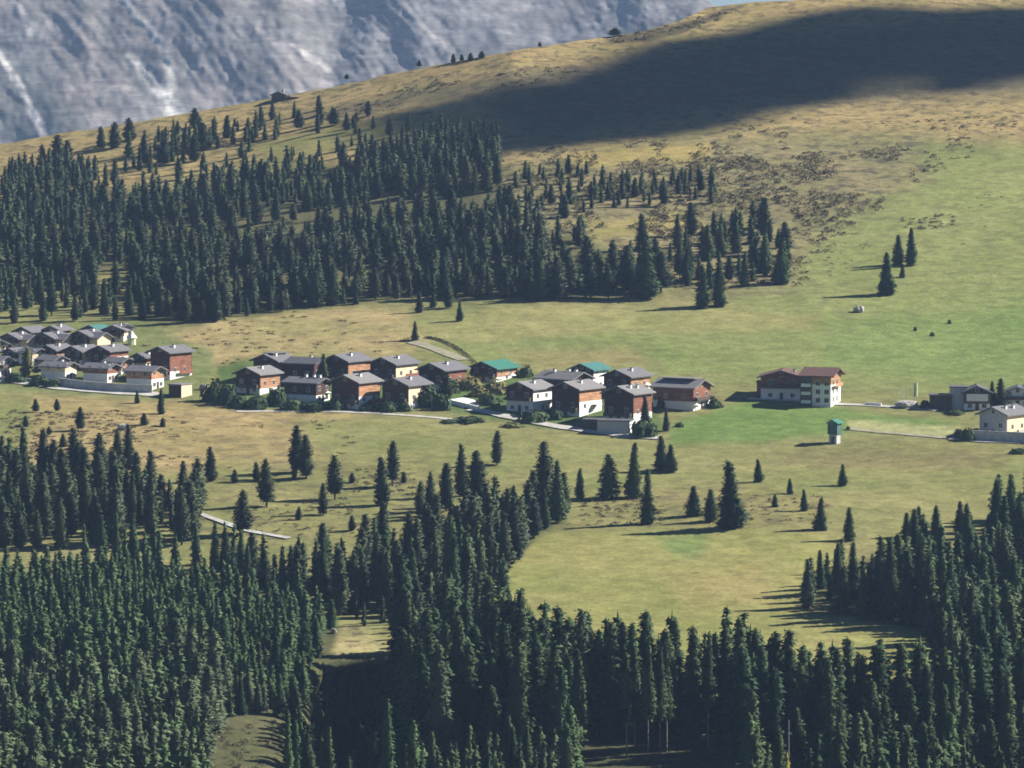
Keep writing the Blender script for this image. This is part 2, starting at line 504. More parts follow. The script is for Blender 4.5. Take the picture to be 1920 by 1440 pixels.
rid2 = 1 - np.abs(fbm((qc + warp) / 30, pc / 160, 75, 3)) * 2
amp = np.clip((1500 - MXg) / 700, 0.35, 1)
rid3 = 1 - np.abs(fbm((qc + warp) / 13, pc / 50, 79, 3)) * 2
dm = 5200 + (300 - MVg) * 0.82 - amp * (4.5 * rid + 1.6 * rid2 + 1.5 * rid3) - 40 * fbm(MXg / 210 + 4, MVg / 300, 78, 3) - 2.2 * fbm(MXg / 12, MVg / 12, 77, 3)
# a darker, steeper buttress on the left
MP = ray_point(MXg, MVg, dm)
mcol = np.empty(MXg.shape + (3,)); mcol[:] = (0.225, 0.215, 0.22)
m = np.clip(fbm(MXg / 260, MVg / 200, 81, 3) * 1.4 + 0.5, 0, 1)
mcol = mcol * (1 - 0.5 * m[..., None]) + np.array((0.25, 0.205, 0.17)) * 0.5 * m[..., None]
gm = np.clip(fbm((qc + warp) / 60, pc / 260, 83, 4) * 2.4 - 0.2, 0, 1) * np.clip((700 - MXg) / 500 + 0.25, 0.15, 1)
mcol = mcol * (1 - 0.55 * gm[..., None]) + np.array((0.085, 0.10, 0.085)) * 0.55 * gm[..., None]


def streak(pts, w0, w1, strength, colr_):
    global mcol
    best = np.zeros(MXg.shape)
    wob = 5 * fbm(MXg / 22, MVg / 22, 85, 3)
    for i in range(len(pts) - 1):
        (x1, y1), (x2, y2) = pts[i], pts[i + 1]
        dx, dy = x2 - x1, y2 - y1
        t = np.clip(((MXg - x1) * dx + (MVg - y1) * dy) / (dx * dx + dy * dy), 0, 1)
        dd = np.hypot(MXg + wob - x1 - t * dx, (MVg - y1 - t * dy))
        w = 1.5 * (w0 + (w1 - w0) * (i + t) / (len(pts) - 1))
        best = np.maximum(best, np.clip(1.4 - dd / w, 0, 1))
    best = best * strength * (0.75 + 0.25 * fbm(MXg / 9, MVg / 9, 87, 2))
    mcol = mcol * (1 - best[..., None]) + np.array(colr_) * best[..., None]


DK = (0.10, 0.11, 0.12)
streak([(355, 25), (385, 50), (402, 70)], 6, 14, 0.6, DK)
streak([(50, 55), (60, 90), (65, 130), (75, 170)], 18, 22, 0.6, DK)
streak([(878, 40), (882, 80)], 4, 9, 0.6, DK)
streak([(255, 100), (285, 130), (300, 160)], 8, 10, 0.5, DK)
streak([(320, 175), (350, 195), (365, 215)], 12, 12, 0.6, DK)
streak([(180, 0), (215, 40), (225, 70)], 10, 10, 0.5, DK)
streak([(450, 15), (470, 40)], 5, 9, 0.5, DK)
streak([(920, 40), (930, 80)], 3, 5, 0.5, DK)
streak([(530, 50), (550, 70)], 5, 8, 0.4, DK)
streak([(90, 230), (100, 280)], 14, 14, 0.5, DK)
PALE = (0.85, 0.80, 0.74)
streak([(225, -20), (245, 20), (285, 60), (310, 95), (318, 130), (322, 165)], 4, 7, 0.75, PALE)
streak([(245, 105), (275, 140), (305, 175), (328, 215), (345, 250)], 5, 13, 1.0, PALE)
streak([(-10, 95), (20, 130), (40, 165), (58, 205), (80, 245), (95, 290)], 4, 6, 0.9, PALE)
streak([(620, -10), (650, 30), (675, 70)], 2, 4, 0.4, PALE)
streak([(545, 85), (585, 110), (620, 128)], 3, 5, 0.4, PALE)
streak([(10, -20), (40, 20), (60, 60)], 3, 5, 0.5, PALE)
streak([(760, 20), (800, 60), (850, 95)], 2, 4, 0.3, PALE)
bk = []
for dl in (900, 350, 90):
    q = MP[0].copy(); q[:, 1] += dl; q[:, 0] *= q[:, 1] / MP[0][:, 1]; q[:, 2] = np.maximum(q[:, 2] - 0.7 * dl, -380)
    bk.append(q)
MA = np.concatenate([np.array(bk), MP], 0)
MC = np.concatenate([np.repeat(mcol[:1], 3, 0), mcol], 0)
nr, nc = MA.shape[:2]
idx = np.arange(nr * nc).reshape(nr, nc)
mf = np.stack([idx[1:, :-1], idx[1:, 1:], idx[:-1, 1:], idx[:-1, :-1]], -1).reshape(-1, 4)
mme = mesh_np('mountain', MA.reshape(-1, 3), mf, M['rock'], {'ground': ('FLOAT_COLOR', np.concatenate([MC.reshape(-1, 3), np.ones((nr * nc, 1))], 1))})
tag(obj('mountain', mme), kind='structure')


# ------------------------------------------------------------------ roads: ribbons laid on the ground
def ribbon(name, pts, width, mat, lift=0.12):
    p = np.array(pts, float)
    seg = np.hypot(*(p[1:] - p[:-1]).T); cum = np.concatenate([[0], np.cumsum(seg)])
    n = max(8, int(cum[-1] / 6))
    t = np.linspace(0, cum[-1], n)
    q = P(np.interp(t, cum, p[:, 0]), np.interp(t, cum, p[:, 1]))
    k = np.array([1, 2, 3, 2, 1]) / 9.0
    if n > 8:
        for a in (0, 1):
            q[:, a] = np.convolve(np.pad(q[:, a], 2, mode='edge'), k, mode='valid')
    tan = np.gradient(q[:, :2], axis=0); tan /= np.linalg.norm(tan, axis=1)[:, None] + 1e-9
    nrm = np.stack([-tan[:, 1], tan[:, 0]], -1)
    V, Fc = [], []
    offs = np.linspace(-0.5, 0.5, 5)
    for i in range(n):
        w = width * (1 + .08 * math.sin(i * .7))
        row = [(q[i, 0] + nrm[i, 0] * o * w, q[i, 1] + nrm[i, 1] * o * w) for o in offs]
        zs = [gz(*r) for r in row]
        for r, z in zip(row, zs):
            V.append((r[0], r[1], z + lift))
    for i in range(n - 1):
        for j in range(4):
            a = i * 5 + j
            Fc.append((a, a + 1, a + 6, a + 5))
    o = obj(name, mesh_np(name, V, Fc, mat))
    return tag(o, kind='structure')


ribbon('village_road', [(880, 768), (920, 775), (955, 783), (1000, 792), (1040, 800), (1100, 809), (1180, 819), (1240, 822)], 4.5, M['gravel'], 0.3)
ribbon('driveway', [(842, 750), (865, 755), (895, 764)], 9.0, M['plaster'], 0.3)
ribbon('farm_track', [(768, 641), (790, 646), (815, 655), (845, 666), (872, 677)], 4.2, M['earth'], 0.2)
ribbon('forest_track', [(365, 962), (395, 972), (430, 985), (460, 996), (500, 1003), (545, 1011)], 2.0, M['concrete'], 0.3)
ribbon('lower_road', [(-60, 712), (0, 714), (60, 719), (110, 727), (200, 735), (300, 741)], 6.0, M['gravel'], 0.25)
ribbon('hamlet_road', [(1780, 822), (1820, 826), (1870, 828), (1920, 830), (1990, 832)], 4.5, M['concrete'], 0.25)
ribbon('gravel_path', [(1585, 804), (1640, 810), (1700, 815), (1780, 822)], 3.0, M['earth'], 0.2)
ribbon('hotel_path', [(1400, 748), (1440, 750), (1500, 753), (1556, 758), (1620, 760), (1680, 764), (1760, 770)], 2.6, M['concrete'], 0.2)
ribbon('meadow_path', [(440, 772), (600, 771), (700, 775), (800, 782), (880, 790)], 2.2, M['gravel'], 0.15)


# ------------------------------------------------------------------ chalets
def window(root, face, u, z, w, h, par, name='window'):
    """a framed window: face 'front' (y=0 plane), 'right'/'left' (x=+-W/2 plane)"""
    W, L = par
    b = MB()
    e, t = 0.10, 0.06
    if face == 'front':
        b.box(u - w / 2 - e, u + w / 2 + e, -t, 0.05, z - e, z + h + e, 0)
        b.box(u - w / 2, u + w / 2, -t - 0.02, 0.02, z, z + h, 1)
        b.box(u - 0.04, u + 0.04, -t - 0.04, 0.0, z, z + h, 0)
    else:
        s = 1 if face == 'right' else -1
        x = s * W / 2
        for (y0, y1, x0, x1, z0, z1, mi) in ((u - w / 2 - e, u + w / 2 + e, -0.05, t, z - e, z + h + e, 0), (u - w / 2, u + w / 2, -0.02, t + 0.02, z, z + h, 1),
                                            (u - 0.04, u + 0.04, 0, t + 0.04, z, z + h, 0)):
            xa, xb = sorted((x + s * x0, x + s * x1))
            b.box(xa, xb, y0, y1, z0, z1, mi)
    b.build(name, [M['frame'], M['glass']], root)


def gable_block(root, W, L, H, pitch, base_h, wall_m, base_m, roof_m, ox=0.0, oy=0.0, over=0.95, chimneys=((0.18, 0.45),), balcony=True, rows=2,
                windows=True, side_m=None, front_low=None, side_balcony=False):
    """parts of a gabled house under root: gable at local y=oy facing -y, ridge along +y"""
    rise = W / 2 * math.tan(pitch)
    eave = H - rise
    base_h = min(base_h, eave - 1.6)

    def sh(b):
        b.v = [(x + ox, y + oy, z) for x, y, z in b.v]; return b
    b = MB(); b.box(-W / 2 + .04, W / 2 - .04, .04, L - .04, -3, base_h)
    sh(b).build('stone_base', base_m, root)
    b = MB(); b.prism([(-W / 2, base_h), (W / 2, base_h), (W / 2, eave), (0, H - 0.05), (-W / 2, eave)], 0, L)
    sh(b).build('wall', wall_m, root)
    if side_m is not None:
        b = MB(); b.box(W / 2 - 0.02, W / 2 + 0.05, 0.25, L - 0.25, base_h + 0.05, eave - 0.25)  # thin sheet that gives the sunward wall its lit colour
        sh(b).build('side_lit_face', side_m, root)
    t = math.tan(pitch); th = 0.32
    xo = W / 2 + over
    b = MB(); b.prism([(-xo, H - xo * t), (0, H), (xo, H - xo * t), (xo, H - xo * t + th), (0, H + th), (-xo, H - xo * t + th)], -over * 1.15, L + over * 0.8)
    roof = sh(b).build('roof', roof_m, root)
    for (cx, cy) in chimneys:
        x = cx * W; y = cy * L; zr = H - abs(x) * t
        b = MB(); b.box(x - .35, x + .35, y - .35, y + .35, zr - .4, zr + 1.1, 0); b.box(x - .45, x + .45, y - .45, y + .45, zr + 1.1, zr + 1.25, 1)
        sh(b).build('chimney', [M['plaster'], M['roof_dark']], roof)
    if balcony:
        b = MB(); zb = base_h + 0.15
        b.box(-W / 2 + .3, W / 2 - .3, -1.15, -0.02, zb, zb + 0.15)
        b.box(-W / 2 + .3, W / 2 - .3, -1.2, -1.1, zb + .15, zb + 1.05)
        b.box(-W / 2 + .3, -W / 2 + .4, -1.1, -.02, zb + .15, zb + 1.05); b.box(W / 2 - .4, W / 2 - .3, -1.1, -.02, zb + .15, zb + 1.05)
        sh(b).build('balcony', M['timber_old'], root)
    if side_balcony:
        b = MB(); zb = base_h + 0.1
        b.box(W / 2 + .06, W / 2 + 0.9, L * .35, L - .5, zb, zb + .15); b.box(W / 2 + .82, W / 2 + .9, L * .35, L - .5, zb + .15, zb + 1.0)
        sh(b).build('side_balcony', M['timber_red'], root)
    if windows:
        for u in (-W * 0.27, W * 0.27):
            for z in ([base_h + 1.25, 0.7] if rows == 2 else [0.7]):
                window(root, 'front', u + ox, z, 1.1, 1.2 if z > 1 else 1.0, (W, L)) if oy == 0 else None
        window(root, 'front', ox, eave + 0.2, 0.9, 1.0, (W, L)) if oy == 0 else None
        if ox == 0 and oy == 0:
            for u in (L * .25, L * .68):
                window(root, 'right', u, base_h + 0.9, 1.0, 1.1, (W + (0.1 if side_m else 0), L))
                window(root, 'left', u, base_h + 0.9, 1.0, 1.1, (W, L))
            window(root, 'right', L * .5, 0.6, 1.0, 1.0, (W, L))
            b = MB(); b.box(-0.5, 0.5, -0.06, 0.08, -0.3, 1.9); b.build('door', M['timber_old'], root)
    return eave


def chalet(label, xg, vb, va, th=-33, W=8.8, L=10.5, roof='roof_grey', base=1.3, wall='timber', base_m='plaster', side='timber_honey_lit', pitch=21, name='chalet', cat='chalet',
           chim=((0.2, 0.45),), group='chalets of the hillside village', side_balcony=False, cross=None, balcony=True, dormer=False, low=0):
    p = PV(xg, vb); s = scale_at(p)
    root = empty(name, (p.x, p.y, p.z), rad(th))
    tag(root, label, cat, group)
    H = (vb - va) * s
    eave = gable_block(root, W, L, H, rad(pitch), base, M[wall], M[base_m], M[roof], chimneys=chim, side_m=M[side] if side else None, side_balcony=side_balcony, balcony=balcony)
    if low:
        b = MB(); b.box(W / 2 - .02, W / 2 + .09, .12, L - .12, -1.5, low); b.build('side_plaster', M['plaster'], root)
    if cross:
        cw, cm = cross
        h = H - 0.5; t = math.tan(rad(24)); y0 = L * 0.5 - cw / 2; y1 = y0 + cw; ym = L * .5
        e = h - cw / 2 * t; x1 = W / 2 + 2.8
        b = MB(); b.prism_x([(y0, -3), (y1, -3), (y1, e), (ym, h), (y0, e)], 0.5, x1)
        b.build('cross_wing', M[cm], root)
        o = 0.7
        b = MB(); b.prism_x([(y0 - o, e - o * t), (ym, h), (y1 + o, e - o * t), (y1 + o, e - o * t + .3), (ym, h + .3), (y0 - o, e - o * t + .3)], 0.3, x1 + 0.9)
        b.build('cross_roof', M[roof], root)
    if dormer:
        zr = H - 0.2
        b = MB(); b.box(-W * .16, W * .2, L * .15, L * .85, zr - 1.2, zr + 0.55, 0); b.box(-W * .2, W * .24, L * .1, L * .9, zr + .55, zr + .75, 1)
        b.build('dormer', [M['timber_old'], M['roof_pale']], root)
    return root


V2 = 'chalets of the middle village row'
G = dict(group=V2)
chalet('grey roofed dark chalet behind the yellow lit one at the middle hamlet left end', 498, 713, 665, -33, 8.6, 9.0, chim=((0.2, .3),), dormer=True, **G)
chalet('long dark chalet with its eaves side in shade, left of the tall garden tree', 602, 717, 672, 62, 8.0, 9.5, roof='roof_dark', side=None, pitch=18, **G)
chalet('chalet with honey yellow lit side wall at the left end of the middle hamlet', 465, 738, 690, -33, 8.4, 10.0, roof='roof_pale', base=1.6, **G)
chalet('low wide chalet with three pale chimneys on its roof', 606, 753, 710, 58, 7.0, 11.0, roof='roof_grey', side=None, pitch=17, base=2.0, chim=((0.05, .12), (0.05, .3), (0.05, .55)), balcony=False, **G)
chalet('dark gabled chalet half hidden behind the tall garden tree', 630, 716, 666, -33, 8.4, 11.5, **G)
chalet('dark gabled chalet behind and above the red cheeked one, third in the back row', 718, 717, 671, -33, 8.8, 11.5, side='plaster_cream', side_balcony=True, **G)
chalet('dark gabled chalet directly left of the one with the long green roof', 809, 729, 682, -33, 8.8, 11.8, side='timber_red', **G)
chalet('front row chalet with bright white and honey lit side wall under a pale roof', 647, 765, 704, -33, 9.2, 10.8, roof='roof_pale', base=1.2, low=3.3, side_balcony=True, **G)
chalet('front row chalet with a single pinkish lit wall strip above a green bank', 741, 766, 710, -33, 8.8, 11.0, base=1.8, side='plaster_cream', **G)
chalet('low chalet with a long bright green roof behind garden bushes', 906, 714, 679, -33, 9.2, 11.2, roof='roof_green', base=1.2, chim=(), pitch=20, **G)
chalet('front row chalet beside the curving road, white walls below dark timber', 974, 772, 717, -33, 8.8, 10.5, roof='roof_pale', base=3.0, side='plaster', **G)
chalet('chalet turned sideways with long pale roof and lit gable end above two front chalets', 1090, 752, 699, 50, 8.6, 13.0, roof='roof_pale', side=None, wall='timber', chim=((-.1, .7), (.1, .4), (.1, .2)), **G)
chalet('front row chalet with large white ground floor below an orange lit wall', 1060, 779, 717, -33, 9.0, 12.0, roof='roof_pale', base=1.2, low=3.9, **G)
chalet('small chalet with teal green roof at the back between two grey roofs', 1091, 728, 683, -33, 7.6, 8.5, roof='roof_teal', base=3.4, side='plaster', chim=(), **G)
chalet('dark gabled chalet between the teal roof and the large end chalet', 1157, 742, 694, -33, 9.0, 11.0, base=2.0, side='timber_honey_lit', **G)
chalet('dark tall chalet standing right above the low garages', 1160, 792, 725, -33, 9.4, 10.0, roof='roof_pale', base=1.6, low=2.6, side='timber_red', chim=((.2, .3), (.25, .6)), **G)
chalet('large chalet ending the row on the right with raised ridge and lit orange gable', 1316, 766, 713, 58, 9.6, 13.2, roof='roof_pale', side=None, wall='timber_red', base=2.2, dormer=True, chim=(), **G)

V1 = 'tightly packed chalets of the left cluster'
G = dict(group=V1)
CR = (5.6, 'plaster_cream')
chalet('leftmost back row chalet with cream lit cross gable, above the yellowish tree', 18, 651, 626, -32, 6.16, 7.39, base=1.2, cross=CR, chim=((.2, .6),), **G)
chalet('second back row chalet of the left cluster with cream lit cross gable', 84, 652, 625, -32, 6.51, 7.57, base=1.2, cross=CR, chim=((.2, .6),), **G)
chalet('third back row chalet of the left cluster with the widest cream lit cross gable', 150, 652, 621, -32, 6.51, 7.92, base=1.2, cross=(6.6, 'plaster_cream'), chim=((.2, .6),), **G)
chalet('rear chalet with grey roof at the top right corner of the left cluster', 212, 640, 611, -10, 6.69, 7.92, base=1.6, side='plaster_cream', **G)
chalet('rearmost roof peeping out behind the leftmost cream gable', 44, 640, 614, -36, 6.16, 7.04, base=1.0, chim=(), roof='roof_grey', **G)
chalet('rear chalet with pale tan gable behind the second cream gable', 98, 638, 612, -30, 5.28, 6.16, base=1.0, wall='plaster_cream', roof='roof_grey', **G)
chalet('rear chalet with a small teal roof behind the widest cream gable', 170, 638, 611, -30, 5.81, 6.16, base=1.0, roof='roof_teal', chim=(), **G)
chalet('small cream gabled chalet at the upper right tip of the left cluster', 237, 635, 609, 40, 4.75, 5.28, base=1.0, wall='plaster_cream', side=None, balcony=False, chim=(), **G)
chalet('dim chalet with plain grey roof left of the yellowish tree', 20, 676, 654, -36, 5.81, 7.04, roof='roof_grey', base=1.2, chim=(), **G)
chalet('middle row chalet with rusty lit side wall, right of the yellowish tree', 90, 680, 648, -34, 6.16, 7.92, base=1.4, side='timber_honey_lit', **G)
chalet('middle row chalet with tall dark gable and narrow tan lit strip', 137, 686, 650, -34, 6.51, 8.80, base=1.8, side='plaster_cream', **G)
chalet('middle row chalet with grey roof and white lit side wall', 189, 690, 649, -34, 6.69, 8.80, base=1.2, low=3.3, side='timber_red', **G)
chalet('narrow chalet squeezed between two bigger ones near the cluster right edge', 262, 696, 663, -40, 5.10, 6.16, base=2.4, side='timber_honey_lit', **G)
chalet('big dark gabled chalet with pinkish red lit side, rightmost of the left cluster', 300, 710, 651, -36, 7.22, 10.12, base=1.2, low=2.2, side='timber_red', side_balcony=True, **G)
chalet('low dim chalet at the far left behind the road hedge', 10, 706, 669, 60, 5.81, 7.92, base=2.4, side=None, wall='plaster_grey', **G)
chalet('front row chalet above the road, first with a cream lit gable', 133, 712, 680, 60, 5.8, 8.6, balcony=False, roof='roof_grey', base=2.6, side=None, wall='plaster_cream', pitch=19, **G)
chalet('front row chalet above the road between two others with rose lit gable', 212, 716, 683, 60, 5.8, 8.6, balcony=False, roof='roof_grey', base=2.6, side=None, wall='timber_red', pitch=19, **G)
chalet('front row chalet above the road, last one with orange lit gable over white', 296, 728, 688, 60, 6.4, 8.8, balcony=False, roof='roof_grey', base=2.8, side=None, wall='timber_honey_lit', pitch=19, **G)

chalet('small chalet with bright cream white gable directly right of the yellowish tree', 74, 683, 654, 48, 5.6, 6.0, base=2.6, wall='plaster_cream', side=None, balcony=False, chim=(), **G)
chalet('small chalet with rosy lit gable wedged behind the front row', 238, 700, 672, 52, 5.0, 6.5, base=1.0, wall='timber_honey_lit', side=None, balcony=False, chim=(), **G)
chalet('small chalet with tan lit gable wedged between middle row and first front chalet', 112, 694, 668, 50, 5.0, 6.5, base=1.0, wall='timber_honey_lit', side=None, balcony=False, chim=(), **G)
chalet('small dark chalet with tan gable at the far left of the back row', -2, 662, 638, 46, 5.4, 6.5, base=1.0, wall='plaster_cream', side=None, balcony=False, chim=(), **G)

# hotel of two joined blocks
p = PV(1465, 749); s = scale_at(p)
hotel = empty('hotel', (p.x, p.y, p.z), rad(-8))
tag(hotel, 'big red brown hotel of two joined blocks standing alone above the green bank', 'hotel')
gable_block(hotel, 11.8, 12.0, 53 * s, rad(16), 3.1, M['timber_red'], M['plaster'], M['roof_red'], chimneys=((0.28, .4),), over=1.1)
b = MB(); b.box(-7.2, -5.85, 2.0, 9.0, -3, 4.6); b.build('annex', M['timber_red'], hotel)
b = MB(); b.box(-7.5, -5.85, 1.7, 9.3, 4.6, 4.85); b.build('annex_roof', M['roof_dark'], hotel)
p2 = PV(1567, 758)
blk = empty('tall_block', (0, 0, 0))
blk.parent = hotel
rel = hotel.matrix_basis.inverted() if False else None
dx, dy = p2.x - p.x, p2.y - p.y
a = rad(8)
blk.location = (dx * math.cos(a) - dy * math.sin(a), dx * math.sin(a) + dy * math.cos(a), p2.z - p.z)
blk.rotation_euler = (0, 0, rad(78))
s2 = scale_at(p2); Hh = 67 * s2; W2, L2 = 10.0, 9.0
rise = W2 / 2 * math.tan(rad(19)); ev = Hh - rise
b = MB(); b.box(-W2 / 2 + .03, W2 / 2 - .03, .03, L2, -3, ev * .70); b.build('plaster_wall', M['plaster'], blk)
b = MB(); b.prism([(-W2 / 2, ev * .70), (W2 / 2, ev * .70), (W2 / 2, ev), (0, Hh - .05), (-W2 / 2, ev)], 0, L2); b.build('timber_gable', M['timber_amber'], blk)
b = MB(); t = math.tan(rad(19)); xo = W2 / 2 + 1.1
b.prism([(-xo, Hh - xo * t), (0, Hh), (xo, Hh - xo * t), (xo, Hh - xo * t + .32), (0, Hh + .32), (-xo, Hh - xo * t + .32)], -1.2, L2 + 0.4)
b.build('roof', M['roof_red'], blk)
b = MB(); b.box(-W2 / 2 - .5, -W2 / 2 + .02, L2 * .62, L2 - .1, -2, ev - .3); b.build('stair_bay', M['timber_old'], blk)
for zz in (0.5, 2.9, 5.2):
    b = MB(); b.box(-W2 / 2 - 1.1, -W2 / 2 - .5, L2 * .64, L2 * .94, zz, zz + .9); b.build('balcony', M['plaster'], blk)
for zz in (0.8, 3.2, 5.6):
    for yy in (L2 * .14, L2 * .42):
        window(blk, 'left', yy, zz, 1.2, 1.2, (W2, L2))
for zz in (1.0, 3.4, 5.8):
    for xx in (-2.6, 1.2):
        window(blk, 'front', xx, zz, 1.1, 1.3, (W2, L2))
b = MB(); b.box(-3.6, 3.6, -1.1, -.03, 5.1, 5.25); b.box(-3.6, 3.6, -1.15, -1.05, 5.25, 6.15); b.build('gable_balcony', M['timber_honey_lit'], blk)


# other buildings
def flat_block(name, label, cat, x, vb, va, th, W, L, wall, roofm, group=None, doors=0, end_m=None):
    """flat roofed block, front face at local y=0"""
    p = PV(x, vb); s = scale_at(p); H = (vb - va) * s
    root = tag(empty(name, p, rad(th)), label, cat, group)
    b = MB(); b.box(-W / 2, W / 2, 0, L, -2.5, H); b.build('wall', M[wall], root)
    b = MB(); b.box(-W / 2 - .25, W / 2 + .25, -.3, L + .2, H, H + .3); b.build('roof', M[roofm], root)
    for k in range(doors):
        u = -W / 2 + (k + .5) * W / doors
        b = MB(); b.box(u - W / doors * .36, u + W / doors * .36, -.06, .05, -.3, H * .75); b.build('door', M['timber_old' if not end_m else 'metal'], root)
    if end_m:
        b = MB(); b.box(W / 2, W / 2 + .07, .1, L - .1, -.5, H - .1); b.build('end_wall', M[end_m], root)
    return root


flat_block('garage', 'long low grey garage with white lit end below the tall dark chalet', 'garage', 1150, 814, 790, -12, 9.0, 6.0, 'plaster_grey', 'roof_dark', doors=3, end_m='plaster')
flat_block('garage', 'dark low garage under the green lawn, left of the grey one', 'garage', 1108, 806, 788, -12, 4.6, 6.0, 'timber_old', 'roof_dark', doors=2)
flat_block('shed', 'small cream shed with brown front beside the road end of the left cluster', 'shed', 328, 745, 722, -30, 4.2, 5.6, 'timber', 'roof_pale', end_m='plaster_cream')
flat_block('garage', 'low dark garage with white end post at the left of the right hand hamlet', 'garage', 1764, 768, 742, -4, 6.2, 6.0, 'timber_old', 'roof_dark', doors=2)
flat_block('house', 'flat roofed grey house joined between the low garage and the balcony house', 'house', 1797, 767, 727, -4, 4.6, 7.0, 'plaster_grey', 'roof_dark')
G = dict(group='houses of the right hand hamlet', name='house', cat='house')
chalet('dark roofed house with a white balcony band, left of the big hamlet tree', 1832, 769, 725, -4, 7.4, 9.0, roof='roof_dark', wall='timber_old', side=None, base=1.8, pitch=24, balcony=False, chim=(), **G)
o = [c for c in COL.objects if c.name.startswith('house') and c.get('label', '').startswith('dark roofed house')][0]
b = MB(); b.box(-3.0, 3.0, -1.2, -.05, 2.6, 4.6); b.build('balcony', M['plaster'], o)
chalet('white walled house with dark roof at the frame edge, right of the big tree', 1908, 764, 727, -6, 8.4, 9.0, roof='roof_dark', wall='plaster', side=None, base=2.0, pitch=20, **G)
chalet('plastered house with cream lit side wall standing above the road', 1862, 818, 764, -36, 8.6, 12.0, roof='roof_grey', wall='plaster_grey', side='plaster_cream', base=1.2, base_m='plaster_grey', pitch=23, balcony=False, chim=((.2, .3), (.22, .62)), **G)

# transformer tower
p = PV(1565, 831); s = scale_at(p); H = 44 * s
tw = tag(empty('transformer_tower', p, rad(-30)), 'narrow green tower hut with pale green roof standing alone in the meadow', 'tower')
b = MB(); b.box(-1.15, 1.15, -1.15, 1.15, -2, H - 1.9); b.build('shaft', M['plaster_grey'], tw)
b = MB(); b.box(-1.45, 1.45, -1.45, 1.45, H - 3.9, H - .9); b.build('head', M['green_paint'], tw)
b = MB(); t = math.tan(rad(26)); b.prism([(-2.0, H - .9), (2.0, H - .9), (0, H + .2)], -1.9, 1.9); b.build('roof', M['roof_green'], tw)
b = MB(); b.box(-.45, .45, -1.2, -1.1, -.1, 1.9); b.build('door', M['green_paint'], tw)

# ridge hut
p = PV(522, 190); rh = tag(empty('mountain_hut', p, rad(-20)), 'tiny dark hut with a lower side shed on the far skyline', 'hut')
b = MB(); b.prism([(-3, -1.5), (3, -1.5), (3, 2.4), (0, 3.6), (-3, 2.4)], 0, 5); b.build('wall', M['timber_old'], rh)
b = MB(); b.prism([(-3.6, 2.3), (0, 3.7), (3.6, 2.3), (3.6, 2.55), (0, 3.95), (-3.6, 2.55)], -.5, 5.5); b.build('roof', M['roof_dark'], rh)
b = MB(); b.box(3.0, 8.0, 1, 4, -1.5, 1.5); b.box(2.9, 8.4, .6, 4.4, 1.5, 1.75); b.build('side_shed', M['timber_old'], rh)
b = MB(); b.box(.8, 1.5, 2, 2.7, 3, 4.8); b.build('chimney', M['stone'], rh)

# kiosk at the upper tip of the left cluster
p = PV(247, 646); kk = tag(empty('garden_pavilion', p), 'pale green pavilion with a pointed white top beside the left cluster', 'pavilion')
b = MB(); b.tube(0, 0, -.8, 2.0, 1.3, 1.2, 8); b.build('body', M['cloth'], kk)
b = MB(); b.tube(0, 0, 2.0, 4.2, 1.7, .08, 8); b.build('pointed_roof', M['awning'], kk)


# retaining walls
def retaining(label, pts, h, mat, thick=.5, group=None):
    q = [PV(*p) for p in pts]
    b = MB()
    for a, c in zip(q[:-1], q[1:]):
        d = (c - a); d.z = 0; d.normalize(); n = Vector((-d.y, d.x, 0)) * thick
        z0, z1 = a.z, c.z
        b.poly([a - Vector((0, 0, 2)), c - Vector((0, 0, 2)), c + n - Vector((0, 0, 2)), a + n - Vector((0, 0, 2)),
                Vector((a.x, a.y, z0 + h)), Vector((c.x, c.y, z1 + h)), Vector((c.x + n.x, c.y + n.y, z1 + h)), Vector((a.x + n.x, a.y + n.y, z0 + h))],
               [(3, 2, 1, 0), (4, 5, 6, 7), (0, 1, 5, 4), (1, 2, 6, 5), (2, 3, 7, 6), (3, 0, 4, 7)])
    return tag(b.build('retaining_wall', M[mat]), label, 'wall', group)


retaining('long pale concrete wall along the road below the front row of the left cluster', [(108, 724), (160, 730), (220, 735), (285, 738)], 2.4, 'concrete')
retaining('dark low wall below the hedge at the far left of the road', [(-30, 712), (50, 716), (107, 723)], 1.1, 'stone')
retaining('bluish concrete wall carrying the hamlet road below the plastered house', [(1822, 826), (1870, 828), (1985, 833)], 2.8, 'concrete')
retaining('short bright wall beside the driveway below the garden bushes', [(842, 757), (868, 763), (896, 770)], 1.2, 'plaster')
retaining('low white wall at the edge of the car park right of the hotel', [(1622, 760), (1652, 762)], .9, 'plaster')


# flag poles, boulder, heap, umbrellas
def pole(label, x, vb, va, flag):
    p = PV(x, vb); s = scale_at(p); H = (vb - va) * s
    r = tag(empty('flagpole', p), label, 'flagpole', 'flagpoles right of the hotel')
    b = MB(); b.tube(0, 0, -.5, H, .13, .08, 8); b.build('pole', M['metal'], r)
    if flag:
        b = MB()
        n = 6
        for k in range(n):
            x0, x1 = k * 1.1 / n, (k + 1) * 1.1 / n
            y0, y1 = .12 * math.sin(k * 1.3), .12 * math.sin((k + 1) * 1.3)
            b.poly([(x0, y0 - .02, H - 4.0), (x1, y1 - .02, H - 4.0), (x1, y1 - .02, H - .1), (x0, y0 - .02, H - .1), (x0, y0 + .02, H - 4.0), (x1, y1 + .02, H - 4.0), (x1, y1 + .02, H - .1), (x0, y0 + .02, H - .1)],
                   [(0, 1, 2, 3), (7, 6, 5, 4), (3, 2, 6, 7), (4, 5, 1, 0)])
        b.build('flag', M['cloth'], r)


pole('bare thin flagpole, farthest from the hanging flag', 1690, 752, 720, False)
pole('bare thin flagpole next to the flagpole with the pale hanging flag', 1700, 752, 722, False)
pole('flagpole with a pale yellow green hanging flag', 1714, 752, 717, True)


